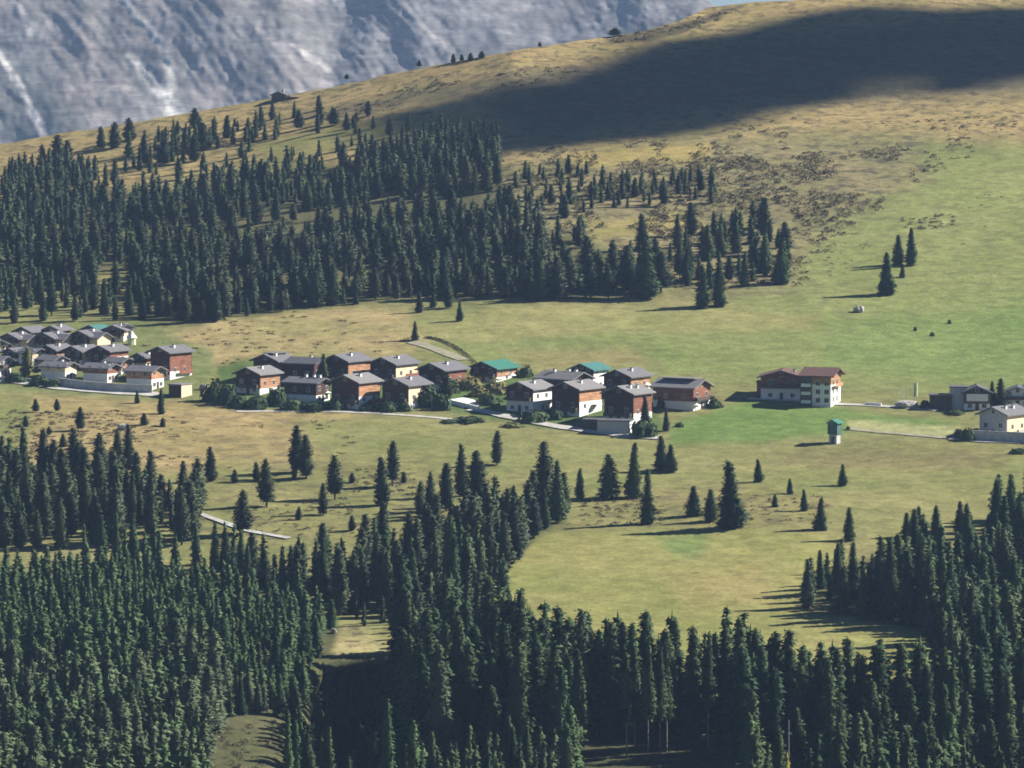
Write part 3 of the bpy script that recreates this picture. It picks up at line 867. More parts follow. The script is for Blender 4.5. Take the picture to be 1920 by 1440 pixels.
def lump(name, label, cat, x, v, rx, ry, rz, mat, seed=0, n=2, group=None, sink=.25, amp=.25):
    p = PV(x, v)
    bm = bmesh.new(); bmesh.ops.create_icosphere(bm, subdivisions=n + 1, radius=1)
    rnd = random.Random(seed)
    for w in bm.verts:
        c = w.co
        k = 1 + amp * math.sin(3.1 * c.x + seed) * math.cos(2.7 * c.y + 1.3 * seed) + amp * .6 * rnd.uniform(-1, 1)
        w.co = Vector((c.x * rx * k, c.y * ry * k, c.z * rz * k + rz * (1 - sink)))
    me = bpy.data.meshes.new(name); bm.to_mesh(me); bm.free(); me.materials.append(mat)
    o = obj(name, me); o.location = p
    return tag(o, label, cat, group)


lump('boulder', 'dark topped pale boulder lying alone in the upper meadow below three spruces', 'boulder', 1610, 585, 1.6, 1.5, 1.1, M['stone'], 3)
lump('gravel_heap', 'long pale gravel heap at the foot of the flagpoles', 'heap', 1700, 764, 2.9, 1.8, 1.2, M['gravel'], 5, amp=.15)
lump('boulder', 'pale rock on the tan pasture beside the pair of light green pines', 'boulder', 232, 806, 1.5, 1.2, 1.0, M['stone'], 8)
lump('boulder', 'small pale rock at the edge of the sunlit patch in the ravine', 'boulder', 626, 1187, .7, .7, .6, M['stone'], 9)
lump('boulder', 'pale rock right of the cream shed of the left cluster', 'boulder', 382, 731, 1.4, 1.0, .9, M['stone'], 12)


def parasol(label, x, v, r, zc):
    p = PV(x, v)
    root = tag(empty('parasol', p), label, 'parasol', 'white parasols on the chalet terraces')
    b = MB(); b.tube(0, 0, -.5, zc + .6, .06, .06, 6); b.build('pole', M['metal'], root)
    b = MB(); b.tube(0, 0, zc - .2, zc + .55, r, .06, 10); b.build('canopy', M['awning'], root)


parasol('white parasol beside the pinkish wall, right of the low chalet with three chimneys', 611, 750, 1.6, 2.3)
parasol('white parasol right of the chalet with the long green roof', 960, 716, 1.3, 2.1)
parasol('white parasol right of the front row chalet with large white ground floor', 1119, 774, 1.7, 2.6)
parasol('white parasol between the teal roofed chalet and the large end chalet', 1213, 736, 1.5, 2.4)
parasol('white parasol below the right gable of the large end chalet', 1304, 770, 1.2, 1.8)


# ------------------------------------------------------------------ trees
def crown_mesh(name, kind, H, R, tiers, per, clumps, seed, z0=0.10, size=1.0):
    """conifer crown: drooping branch sprays on whorls round a ragged core. Returns verts, tri faces"""
    rnd = np.random.default_rng(seed)
    V, Fc = [], []

    def prof(t):                                       # 0 at the crown foot, 1 at the tip
        if kind == 'spruce':
            return (1 - t) ** 0.78 * min(1, 0.6 + t * 3.5)
        return (max(0.0, 1 - t ** 2.2)) ** 0.8 * min(1, 0.55 + t * 2.4)
    ph = rnd.uniform(0, 6.28, 4)

    def wob(z, a):                                     # lopsided, lumpy outline
        u = z / H
        return 1 + .17 * math.sin(2 * a + ph[0] + 5 * u) + .15 * math.sin(13 * u + ph[1] + a) + .10 * math.sin(23 * u + ph[2] - 2 * a)
    # ragged core
    nseg, nz = 7, 6 if tiers > 12 else 4
    k0 = 0
    for i in range(nz + 1):
        t = i / nz * 0.97; z = H * (z0 + (1 - z0) * t)
        for j in range(nseg):
            a = 2 * math.pi * j / nseg + i * .45
            r = R * prof(t) * (0.52 + 0.25 * rnd.random()) * wob(z, a)
            V.append((r * math.cos(a), r * math.sin(a), z + R * 0.2 * rnd.uniform(-1, 1)))
    for i in range(nz):
        for j in range(nseg):
            a, b_, c, d = i * nseg + j, i * nseg + (j + 1) % nseg, (i + 1) * nseg + (j + 1) % nseg, (i + 1) * nseg + j
            Fc += [(a, b_, c), (a, c, d)]
    lean = rnd.uniform(-.25, .25, 2) * R
    for i in range(tiers):
        t = (i + rnd.random() * .6) / tiers
        z = H * (z0 + (1 - z0) * t)
        n = max(3, int(round(per * (1 - .55 * t))))
        for j in range(n):
            a = 2 * math.pi * (j + rnd.random() * .8) / n + i * 1.1
            ln = (R * prof(t) * rnd.uniform(.78, 1.15) + .06 * R) * wob(z, a)
            ca, sa = math.cos(a), math.sin(a)
            droop = rnd.uniform(.12, .5) if kind == 'spruce' else rnd.uniform(-.25, .2)
            for q in range(clumps):
                s0 = (0.45 + 0.5 * (q + rnd.random() * .6) / clumps)
                L_ = ln * s0
                cx, cy, cz = L_ * ca, L_ * sa, z - droop * L_ + rnd.uniform(-.1, .1) * R
                sz = size * R * rnd.uniform(.26, .46) * (1 - .35 * t)
                # a small fan of needles: two triangles about the branch direction
                for _ in range(2):
                    out = np.array((ca, sa, -droop + rnd.uniform(-.4, .3)))
                    side = np.array((-sa, ca, rnd.uniform(-.7, .7)))
                    c = np.array((cx, cy, cz)) + rnd.normal(0, .1 * R, 3)
                    k = len(V)
                    V += [tuple(c + out * sz * 1.0), tuple(c - out * sz * .5 + side * sz * .75), tuple(c - out * sz * .5 - side * sz * .75)]
                    Fc.append((k, k + 1, k + 2))
    # leader
    k = len(V)
    tip = H * 1.03
    V += [(0, 0, tip), (.10 * R, 0, H * .93), (-.05 * R, .09 * R, H * .93), (-.05 * R, -.09 * R, H * .93)]
    Fc += [(k, k + 1, k + 2), (k, k + 2, k + 3), (k, k + 3, k + 1)]
    V = np.array(V); Fc = np.array(Fc)
    # needles turn their shiny side outwards and up, so that a crown is lit as one rounded body
    N = np.stack([V[:, 0], V[:, 1], 0 * V[:, 0]], -1)
    N /= np.linalg.norm(N, axis=1)[:, None] + 1e-6
    N[:, 2] += 0.30 + 0.5 * (V[:, 2] / H) ** 4
    N += rnd.normal(0, .2, N.shape)
    N /= np.linalg.norm(N, axis=1)[:, None] + 1e-6
    ng = np.cross(V[Fc[:, 1]] - V[Fc[:, 0]], V[Fc[:, 2]] - V[Fc[:, 0]])
    flip = (ng * N[Fc].mean(1)).sum(1) < 0
    Fc[flip] = Fc[flip][:, ::-1]
    w = (V[:, 2] / H)[:, None]
    V[:, :2] += lean * (w ** 2) * .5
    return V, Fc, N


H0, R0 = 15.0, 2.4
NEAR = {'spruce': [], 'pine': []}
FAR = {'spruce': [], 'pine': []}
for k in range(8):
    V, Fc, N = crown_mesh('s', 'spruce', H0, R0, 32, 11, 5, 100 + k, z0=[.05, .08, .1, .06, .22, .3, .12, .4][k], size=.52)
    NEAR['spruce'].append((mesh_np('spruce_crown', V, Fc, M['spruce'], normals=N), [.05, .08, .1, .06, .22, .3, .12, .4][k]))
for k in range(6):
    V, Fc, N = crown_mesh('p', 'pine', H0, R0, 26, 11, 5, 200 + k, z0=[.06, .1, .08, .14, .05, .18][k], size=.58)
    NEAR['pine'].append((mesh_np('pine_crown', V, Fc, M['pine'], normals=N), .08))
for kind in ('spruce', 'pine'):
    for k in range(6):
        FAR[kind].append(crown_mesh('f', kind, H0, R0, 13, 8, 2, 300 + k, z0=.05, size=1.0))
b = MB(); b.tube(0, 0, -1.5, H0 * .9, .30, .05, 7)
trunk_o = b.build('trunk', M['trunk']); TRUNK = trunk_o.data; bpy.data.objects.remove(trunk_o)
b = MB(); b.tube(0, 0, -1.5, H0 * .9, .26, .05, 7)
trunk_o = b.build('trunk', M['trunk_pale']); TRUNK_PALE = trunk_o.data; bpy.data.objects.remove(trunk_o)

TREES = []   # dicts


def add_tree(kind, x, v, h, r, stand, label=None, group=None, single=False, var=None, force=False, mat=None):
    p = P(np.array([float(x)]), np.array([float(v)]))[0]
    TREES.append(dict(kind=kind, x=x, v=v, h=h, r=r, p=p, stand=stand, label=label, group=group, force=force or single, var=var, mat=mat))


def add_px(kind, x, v, hpx, wpx, label, group='single trees of the meadows', var=None):
    p = PV(x, v); s = scale_at(p)
    add_tree(kind, x, v, hpx * s, wpx * s / 2, 'single', label, group, True, var)


def in_poly(x, v, poly):
    ins = False
    n = len(poly)
    for i in range(n):
        x1, y1 = poly[i]; x2, y2 = poly[(i + 1) % n]
        if (y1 > v) != (y2 > v) and x < (x2 - x1) * (v - y1) / (y2 - y1) + x1:
            ins = not ins
    return ins


GRID = {}


def fits(p, sp):
    cx, cy = int(p[0] // 8), int(p[1] // 8)
    for i in (-1, 0, 1):
        for j in (-1, 0, 1):
            for (qx, qy) in GRID.get((cx + i, cy + j), ()):
                if (qx - p[0]) ** 2 + (qy - p[1]) ** 2 < sp * sp:
                    return False
    GRID.setdefault((cx, cy), []).append((p[0], p[1]))
    return True


def stand(name, kind, poly, spacing, hr, rr, holes=(), tries=14, patch=0.0, mixk=None, hfun=None):
    px = np.array(poly, float)
    x0, x1, v0, v1 = px[:, 0].min(), px[:, 0].max(), px[:, 1].min(), px[:, 1].max()
    c = P(np.array([(x0 + x1) / 2] * 2), np.array([v0, v1]))
    area = abs(c[0][1] - c[1][1]) * (x1 - x0) * scale_at(c.mean(0))
    n = int(area / spacing ** 2 * tries / 3)
    X = RNG.uniform(x0, x1, n); U = RNG.uniform(0, 1, n)
    # even over the ground: invert distance
    d0, d1 = np.interp(v1, _vt, _D), np.interp(v0, _vt, _D)
    Dd = np.sqrt(d0 * d0 + U * (d1 * d1 - d0 * d0))
    Vv = np.interp(-Dd, -_D, _vt)
    PP = P(X, Vv)
    pn = fbm(PP[:, 0] / 22, PP[:, 1] / 22, 91, 3)
    for x, v, p, q in zip(X, Vv, PP, pn):
        if not in_poly(x, v, poly) or any(in_poly(x, v, h) for h in holes):
            continue
        if patch and q < patch - 0.75:
            continue
        if not fits(p, spacing * random.uniform(.75, 1.25)):
            continue
        h = random.uniform(*hr) * (1 + .12 * q)
        if hfun:
            h *= hfun(x, v)
        k = mixk if (mixk and random.random() < .3) else kind
        TREES.append(dict(kind=k, x=x, v=v, h=h, r=h * random.uniform(*rr), p=p, stand=name, label=None, group=None, force=False, var=None, mat=None))


# single trees first, so that the woods keep their distance
S = 'spruce'; Q = 'pine'
single = [
    (Q, 67, 773, 26, 15, 'small dark pine on the tan pasture left of its like-sized neighbour below the road'),
    (Q, 107, 773, 26, 12, 'slim small pine on the tan pasture, second below the left road'),
    (S, 257, 756, 24, 13, 'small dark spruce touching the lower road edge below the concrete wall'),
    (S, 302, 776, 48, 17, 'dark spruce just below the cream shed of the left cluster'),
    (Q, 270, 797, 24, 16, 'stubby olive pine left below the spruce of the cream shed'),
    (Q, 150, 808, 46, 20, 'dark pine in the middle of the rough tan pasture'),
    (Q, 150, 872, 48, 24, 'round dark pine at the upper edge of the left wood'),
    (Q, 220, 882, 76, 28, 'grey green pine of a close pair above the left wood'),
    (Q, 241, 880, 86, 26, 'lighter and taller pine of the close pair above the left wood'),
    (Q, 395, 902, 66, 26, 'dark pine at the head of the long shadows right of the left wood'),
    (Q, 556, 886, 90, 34, 'tall rounded pine, left of the two touching ones below the middle hamlet'),
    (Q, 574, 897, 84, 32, 'tall rounded pine, right of the two touching ones below the middle hamlet'),
    (Q, 552, 900, 24, 12, 'little pine at the foot of the two touching tall pines'),
    (Q, 500, 950, 90, 36, 'stout rounded pine alone with a long shadow to the left'),
    (Q, 481, 900, 35, 18, 'small dark pine in the long shadow behind the stout rounded pine'),
    (Q, 628, 937, 84, 36, 'stout rounded pine with a slimmer one at its left foot'),
    (Q, 606, 966, 62, 22, 'slim pine at the left foot of the stout rounded one'),
    (Q, 716, 948, 92, 34, 'front pine of the pair standing between two long shadows'),
    (Q, 736, 912, 86, 28, 'taller rear pine of the pair standing between two long shadows'),
    (Q, 455, 1002, 84, 38, 'bushy pine standing over the white forest track'),
    (Q, 757, 905, 22, 12, 'tiny pine right of the pair between the long shadows'),
    (Q, 932, 872, 66, 24, 'slender pine farthest up the slope in the middle belt'),
    (Q, 865, 930, 98, 28, 'slim tall pine at the upper left of the middle belt'),
    (Q, 895, 950, 106, 38, 'dark broad pine in the upper part of the middle belt'),
    (Q, 836, 958, 92, 34, 'grey pine at the left of the middle belt'),
    (Q, 806, 968, 84, 22, 'narrow dark pine at the left end of the middle belt'),
    (Q, 787, 974, 72, 22, 'shorter pine ending the middle belt on the left'),
    (Q, 1022, 975, 148, 42, 'tallest twin topped pine at the right end of the middle belt'),
    (Q, 1056, 968, 84, 30, 'shorter pine at the foot of the tallest one in the middle belt'),
    (S, 1087, 935, 58, 22, 'small spruce between the middle belt and the dark cone shaped trio'),
    (S, 1142, 935, 84, 50, 'broad dark cone shaped spruce in deep shade left of a slimmer one'),
    (S, 1188, 933, 104, 36, 'tall slim spruce right beside the broad dark cone'),
    (S, 1240, 882, 66, 34, 'spruce touching its shorter right neighbour near the road end'),
    (S, 1258, 886, 54, 28, 'shorter spruce of the pair near the road end'),
    (S, 1249, 808, 42, 15, 'slim dark spruce at the right end of the garage hedge'),
    (S, 1214, 983, 104, 32, 'slim pointed spruce at the upper edge of the straw coloured field'),
    (S, 1300, 968, 58, 34, 'low spruce two places left of the biggest field edge spruce'),
    (S, 1332, 978, 62, 34, 'low spruce at the left foot of the biggest field edge spruce'),
    (S, 1370, 990, 126, 58, 'biggest broad pointed spruce on the upper edge of the straw coloured field'),
    (S, 1422, 904, 44, 21, 'small neat spruce alone right above the biggest field edge spruce'),
    (S, 1481, 926, 30, 15, 'tiny spruce halfway between the two small neat ones'),
    (S, 1453, 950, 24, 15, 'tiniest spruce in the grass right of the biggest field edge spruce'),
    (S, 1508, 958, 42, 18, 'little spruce right of the tiniest one'),
    (S, 1538, 994, 62, 29, 'medium spruce at the upper right corner of the straw coloured field'),
    (S, 1580, 911, 42, 21, 'small neat spruce alone farthest right on the meadow'),
    (S, 1592, 1014, 64, 28, 'medium spruce just above the right wood'),
    (S, 1700, 1010, 50, 26, 'left spruce of three in a loose row above the right wood'),
    (S, 1722, 1008, 60, 26, 'middle spruce of three in a loose row above the right wood'),
    (S, 1755, 1008, 62, 28, 'right spruce of three in a loose row above the right wood'),
    (S, 1800, 1000, 62, 28, 'spruce between the loose row and the right frame edge'),
    (S, 778, 638, 36, 17, 'lone little spruce at the top end of the farm track'),
    (S, 862, 602, 38, 16, 'little spruce on the straw strip just below the hillside wood'),
    (S, 786, 586, 40, 18, 'spruce at the lower fringe of the hillside wood, left of three'),
    (Q, 840, 578, 40, 20, 'small pine at the lower fringe of the hillside wood, right of three'),
    (S, 812, 576, 28, 16, 'smallest of three trees at the lower fringe of the hillside wood'),
    (S, 1213, 560, 110, 56, 'big broad spruce at the lower right corner of the hillside wood'),
    (S, 1205, 470, 70, 34, 'pointed spruce towering over the upper right of the hillside wood'),
    (S, 1318, 578, 82, 34, 'left spruce of the dark pair at the meadow edge right of the hillside wood'),
    (S, 1348, 574, 78, 34, 'right spruce of the dark pair at the meadow edge right of the hillside wood'),
    (S, 1463, 532, 78, 36, 'dark spruce farthest right at the edge of the brown heath'),
    (S, 1662, 553, 80, 36, 'front spruce of three standing alone on the ski meadow'),
    (S, 1684, 496, 56, 28, 'middle spruce of three standing alone on the ski meadow'),
    (S, 1708, 498, 72, 24, 'slim rear spruce of three standing alone on the ski meadow'),
    (S, 1692, 520, 26, 14, 'very small spruce between the three on the ski meadow'),
    (Q, 365, 238, 36, 26, 'round pine alone on the skyline below the scree chutes'),
    (Q, 190, 278, 42, 20, 'narrow pine, left of three near the skyline'),
    (Q, 215, 278, 50, 26, 'middle pine of three near the skyline'),
    (Q, 243, 262, 42, 28, 'right pine of three near the skyline'),
    (Q, 597, 206, 26, 12, 'slim dark pine below the tiny skyline hut'),
    (Q, 596, 250, 42, 12, 'narrow pine on the slope well below the tiny skyline hut'),
    (Q, 625, 236, 34, 26, 'broad low pine right of the narrow one below the skyline hut'),
    (Q, 690, 218, 30, 14, 'dim pine on the brown slope farthest right below the skyline'),
    (Q, 850, 117, 17, 11, 'left one of a few tiny trees on the long skyline'),
    (Q, 866, 114, 13, 10, 'tiny tree on the skyline next to the left one'),
    (Q, 882, 112, 14, 12, 'tiny tree on the skyline in the middle of the few'),
    (Q, 903, 108, 13, 14, 'right one of a few tiny trees on the long skyline'),
    (Q, 786, 124, 12, 11, 'tiny tree on the skyline left of the few'),
    (Q, 650, 148, 10, 9, 'tiny tree on the skyline right of the hut'),
    (Q, 1012, 87, 9, 9, 'tiny tree on the skyline toward the dark crown'),
    (Q, 1152, 68, 16, 24, 'low dark tree crown breaking the skyline below the rocky slope'),
    (Q, 80, 322, 52, 22, 'dark pine at the left of the first group under the skyline'),
    (Q, 108, 318, 66, 34, 'biggest dark pine of the first group under the skyline'),
    (Q, 128, 320, 58, 26, 'pine at the right of the first group under the skyline'),
    (S, 1860, 765, 52, 20, 'dark slim tree left half of the hamlet tree pair between two houses'),
    (Q, 1876, 766, 58, 24, 'big grey green tree between the balcony house and the white house'),
    (Q, 50, 704, 54, 24, 'yellowish green tree among the left cluster of chalets'),
    (S, 606, 728, 66, 24, 'tall green garden tree between the long dark chalet and its neighbour'),
    (Q, 838, 745, 50, 22, 'garden tree right of the chalet beside the driveway'),
    (S, 1210, 800, 60, 22, 'dark garden tree behind the garages beside the tall dark chalet'),
]
for a in single:
    add_px(*a)
for a in (
        (Q, 48, 800, 22, 13, 'small dark pine at the far left of the rough tan pasture'),
        (Q, 118, 838, 26, 15, 'small pine on the tan pasture above the round dark pine'),
        (Q, 186, 830, 20, 14, 'stubby pine on the tan pasture left of the pale rock'),
        (Q, 92, 815, 16, 12, 'low bushy pine on the tan pasture between two taller ones'),
        (Q, 305, 800, 18, 12, 'stubby pine directly below the spruce of the cream shed'),
        (Q, 440, 905, 26, 16, 'small pine between the long shadows and the left wood'),
        (Q, 660, 905, 20, 14, 'low pine behind the stout rounded pine with the slim companion'),
        (Q, 790, 925, 24, 13, 'small pine in the grass just left of the middle belt'),
        (Q, 560, 975, 26, 14, 'small pine in the open grass above the end of the forest track'),
        (Q, 660, 995, 30, 16, 'small pine in the open grass between forest track and middle belt')):
    add_px(*a)
# bright young tree tops along the bottom edge
for (x, v, hp, wp, lab) in (
        (540, 1520, 190, 30, 'sunlit slim spruce rising from the bottom edge at the mouth of the ravine'),
        (556, 1500, 150, 28, 'shorter sunlit spruce beside the slim one at the ravine mouth'),
        (618, 1510, 150, 26, 'narrow sunlit spruce in front of the black ravine shade'),
        (655, 1530, 110, 26, 'short sunlit spruce low in front of the black ravine shade'),
        (728, 1520, 206, 40, 'tall bright spruce alone right of the black ravine shade'),
        (775, 1530, 180, 46, 'bright bushy spruce at the bottom edge right of the tall bright one'),
        (658, 1400, 116, 14, 'thin half dead spruce standing in the black ravine shade'),
        (370, 1440, 80, 30, 'olive spruce at the lower left wood edge by the sunlit slope'),
        (452, 1340, 70, 24, 'spruce at the lower left wood edge above the sunlit slope')):
    add_px(S, x, v, hp, wp, lab, 'sunlit spruces at the bottom edge')
for (x, v) in ((1237, 1418), (1215, 1424), (1328, 1402), (1175, 1420), (1250, 1410), (1190, 1404), (1085, 1432)):
    p = PV(x, v); s_ = scale_at(p)
    GRID.setdefault((int(p.x // 8), int(p.y // 8)), []).append((p.x, p.y))
    TREES.append(dict(kind='spruce', x=x, v=v, h=random.uniform(20, 25), r=random.uniform(1.5, 2.0), p=np.array(p), stand='bare', label='tall spruce with a bare pale lower trunk in the dark wood at the bottom', group='bare trunked spruces at the bottom', force=True, var=7, mat=None))
for t in TREES:
    GRID.setdefault((int(t['p'][0] // 8), int(t['p'][1] // 8)), []).append((t['p'][0], t['p'][1]))

RAV = [(605, 1190), (650, 1168), (700, 1172), (752, 1215), (755, 1330), (745, 1800), (480, 1800), (560, 1400)]
CLEAR = [[(165, 510), (250, 506), (255, 548), (170, 552)], [(480, 520), (600, 512), (602, 528), (482, 536)], [(570, 470), (610, 468), (612, 482), (570, 484)]]
stand('upper', Q, WOOD_UP, 4.9, (5.5, 13.5), (.165, .25), holes=CLEAR, patch=.6, mixk=S, hfun=lambda x, v: .82 + .18 * min(1, max(0, (v - 300) / 200)) + .1 * (x > 900))
stand('upper_band', Q, [(220, 328), (300, 312), (420, 300), (520, 272), (525, 252), (420, 258), (330, 262), (235, 292)], 4.8, (5.5, 11), (.16, .24), mixk=S, patch=.5)
stand('slope_scatter', Q, [(225, 310), (330, 240), (520, 212), (720, 222), (835, 245), (745, 300), (600, 312), (480, 332), (330, 345)], 8.0, (3.5, 8.5), (.17, .26), holes=[[(440, 280), (620, 250), (650, 275), (470, 305)]], mixk=S, patch=.5)
stand('upper_left', Q, [(-60, 385), (-60, 350), (0, 335), (120, 325), (180, 330), (230, 350), (150, 370), (60, 385)], 5.0, (7, 11.5), (.15, .22), mixk=S, patch=.5)
stand('strip', Q, [(-60, 548), (150, 548), (260, 552), (300, 600), (150, 603), (-60, 610)], 7.0, (7, 12), (.14, .2), mixk=S)
stand('shade', Q, [(740, 300), (800, 262), (860, 255), (935, 272), (935, 320), (850, 300)], 4.6, (7, 10.5), (.16, .22))
stand('heath_upper', Q, [(1105, 392), (1110, 352), (1200, 345), (1335, 335), (1340, 382), (1220, 392)], 5.0, (4, 9), (.17, .25), mixk=S, patch=.5)
stand('heath_scatter', Q, [(940, 400), (950, 335), (1100, 320), (1105, 400), (1000, 425)], 6.5, (3.5, 8), (.18, .26), mixk=S, patch=.55)
stand('heath_right', S, [(1240, 545), (1250, 480), (1300, 440), (1420, 425), (1480, 470), (1492, 528), (1380, 545)], 6.5, (6, 12.5), (.17, .23), mixk=Q, patch=.5)
stand('left_mid', Q, WOOD_LEFT, 5.0, (8, 16), (.14, .2), mixk=S, patch=.45)
stand('belt', Q, WOOD_BELT, 4.8, (9, 16), (.15, .2), mixk=S, hfun=lambda x, v: .8 if x < 680 else 1)
stand('low', S, WOOD_LOW, 3.2, (4.5, 9.5), (.18, .25), holes=[RAV, [(385, 1385), (440, 1340), (555, 1345), (560, 1570), (380, 1570)]], hfun=lambda x, v: 1.0 + .45 * (v > 1240 and x < 420))
stand('ravine_left', S, [(130, 1050), (420, 1060), (640, 1110), (600, 1130), (300, 1090)], 5, (9, 12), (.13, .17))
stand('belt_low', S, [(615, 1170), (600, 1135), (640, 1125), (760, 1112), (880, 1108), (935, 1130), (960, 1200), (930, 1300), (800, 1300), (760, 1260), (740, 1180)], 5.0, (14, 19), (.12, .17), mixk=Q, hfun=lambda x, v: .35 if 1158 < v < 1215 and x < 880 else 1)
stand('rim', S, [(752, 1235), (800, 1235), (812, 1440), (748, 1440)], 3.8, (17, 25), (.13, .17))
stand('front', S, [(930, 1308), (1000, 1360), (1400, 1366), (1500, 1404), (1745, 1398), (1745, 1432), (1500, 1440), (1400, 1386), (1000, 1386), (925, 1332)], 3.5, (20, 26), (.125, .17), hfun=lambda x, v: 1 if x < 1480 else .88)
stand('front', S, WOOD_FRONT, 4.6, (14, 26), (.12, .175), holes=[RAV, [(1085, 1388), (1375, 1382), (1400, 1570), (1080, 1570)]], hfun=lambda x, v: (1.06 if x < 1480 else .9) * (.45 if (v > 1440 and x < 1050) or (v > 1560 and 1050 < x < 1400) or (v > 1475 and 1430 < x < 1530) else (1 if v < 1480 else .8)))
stand('ravine', S, [(600, 1290), (750, 1275), (745, 1500), (540, 1500), (560, 1420)], 5.0, (8, 13), (.14, .2))
stand('right', S, WOOD_RIGHT, 4.9, (8, 18), (.15, .21), patch=.32, hfun=lambda x, v: .7 if x < 1640 else (.85 + .15 * (v > 1100)))

# bring the picture's share of every tree: nearer ones hide farther ones
BW, BH = 640, 480
buf = np.full((BH, BW), -1, np.int32)
order = sorted(range(len(TREES)), key=lambda i: -TREES[i]['p'][1])
for i in order:
    t = TREES[i]; p = t['p']; s_ = 1 / scale_at(p) / 3.0
    x, y = t['x'] / 3.0, t['v'] / 3.0
    hp, wp = t['h'] * s_, t['r'] * s_
    y0, y1 = int(max(0, y - hp)), int(min(BH - 1, y))
    for yy in range(y0, y1 + 1):
        f = max(0.0, (yy - (y - hp)) / hp)
        w = wp * (min(1, f * 1.2) if t['kind'] == 'spruce' else min(1, math.sqrt(f * 2)))
        xa, xb = int(max(0, round(x - w))), int(min(BW, round(x + w) + 1))
        if xb > xa:
            buf[yy, xa:xb] = i
cnt = np.bincount(buf[buf >= 0].ravel(), minlength=len(TREES))
for i, t in enumerate(TREES):
    t['area'] = int(cnt[i])
pick = set()
for kind in ('spruce', 'pine'):
    ids = [i for i, t in enumerate(TREES) if t['kind'] == kind and t['area'] > 0]
    ids.sort(key=lambda i: (not TREES[i]['force'], -TREES[i]['area']))
    pick |= set(ids[:300])
print('trees', len(TREES), 'visible', int((cnt > 0).sum()), 'picked', len(pick))

WHERE = {
    'upper': ('pine', 'the thick hillside wood above the hamlets'), 'upper_band': ('pine', 'the narrow wood band under the skyline'),
    'slope_scatter': ('pine', 'the scattered trees between skyline and hillside wood'),
    'upper_left': ('pine', 'the upper left end of the hillside wood'), 'strip': ('pine', 'the open strip above the left cluster of chalets'),
    'shade': ('pine', 'the shaded upper tip of the hillside wood'), 'heath_upper': ('pine', 'the small dark grove on the brown heath'),
    'heath_scatter': ('pine', 'the brown heath right above the hillside wood'), 'heath_right': ('spruce', 'the loose stand at the right end of the hillside wood'),
    'left_mid': ('pine', 'the wood left of the white forest track'), 'belt': ('pine', 'the belt left of the straw coloured field'),
    'low': ('spruce', 'the dense young wood at lower left'), 'ravine_left': ('spruce', 'the upper edge of the young wood at lower left'),
    'belt_low': ('spruce', 'the wood between ravine and straw coloured field'), 'front': ('spruce', 'the tall dark wood along the bottom'),
    'ravine': ('spruce', 'the black shaded ravine'),
    'rim': ('spruce', 'the dark wood edge right of the black ravine'),
    'right': ('spruce', 'the wood right of the straw coloured field'),
}


def where_label(t):
    st = t['stand']; kind, place = WHERE[st]
    form = {'spruce': 'pointed spruce', 'pine': 'rounded pine'}[t['kind']]
    size = 'tall' if t['h'] > HM[st][1] else ('short' if t['h'] < HM[st][0] else 'medium')
    return f"{size} {form} in {place}", f"trees in {place}"


HM = {}
for st in WHERE:
    hs = sorted(t['h'] for t in TREES if t['stand'] == st)
    HM[st] = (hs[len(hs) // 3], hs[2 * len(hs) // 3]) if hs else (0, 0)

MESH_CACHE = {}


def crown_for(kind, var, mat):
    if mat is None:
        return NEAR[kind][var][0]
    if (kind, var, mat) not in MESH_CACHE:
        me = NEAR[kind][var][0].copy(); me.materials[0] = M[mat]
        MESH_CACHE[(kind, var, mat)] = me
    return MESH_CACHE[(kind, var, mat)]


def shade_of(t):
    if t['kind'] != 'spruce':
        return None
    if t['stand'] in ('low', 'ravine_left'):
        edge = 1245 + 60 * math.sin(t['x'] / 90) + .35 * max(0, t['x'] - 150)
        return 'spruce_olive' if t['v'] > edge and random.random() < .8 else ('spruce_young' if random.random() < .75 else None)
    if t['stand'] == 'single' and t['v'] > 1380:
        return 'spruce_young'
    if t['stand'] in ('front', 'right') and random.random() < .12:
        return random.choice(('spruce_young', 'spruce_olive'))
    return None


for i in sorted(pick):
    t = TREES[i]
    kind = t['kind']
    var = t['var'] if t['var'] is not None else (random.randrange(7) if t['stand'] == 'front' else random.randrange(4 if kind == 'spruce' else 6))
    name = kind + '_tree'
    p = t['p']
    root = empty(name, (p[0], p[1], p[2] - .15), random.uniform(0, 6.28))
    sx = t['r'] / R0; sz = t['h'] / H0
    root.scale = (sx, sx, sz)
    if t['label']:
        lab, grp = t['label'], t['group']
    else:
        lab, grp = where_label(t)
    tag(root, lab, kind, grp)
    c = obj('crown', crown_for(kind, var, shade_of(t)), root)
    if t['label'] and t['label'].startswith('yellowish'):
        c.data = c.data.copy(); c.data.materials[0] = M['bush_olive']
    big = t['h'] / scale_at(p) > 60
    if big:
        obj('trunk', TRUNK_PALE if var == 7 else TRUNK, root)

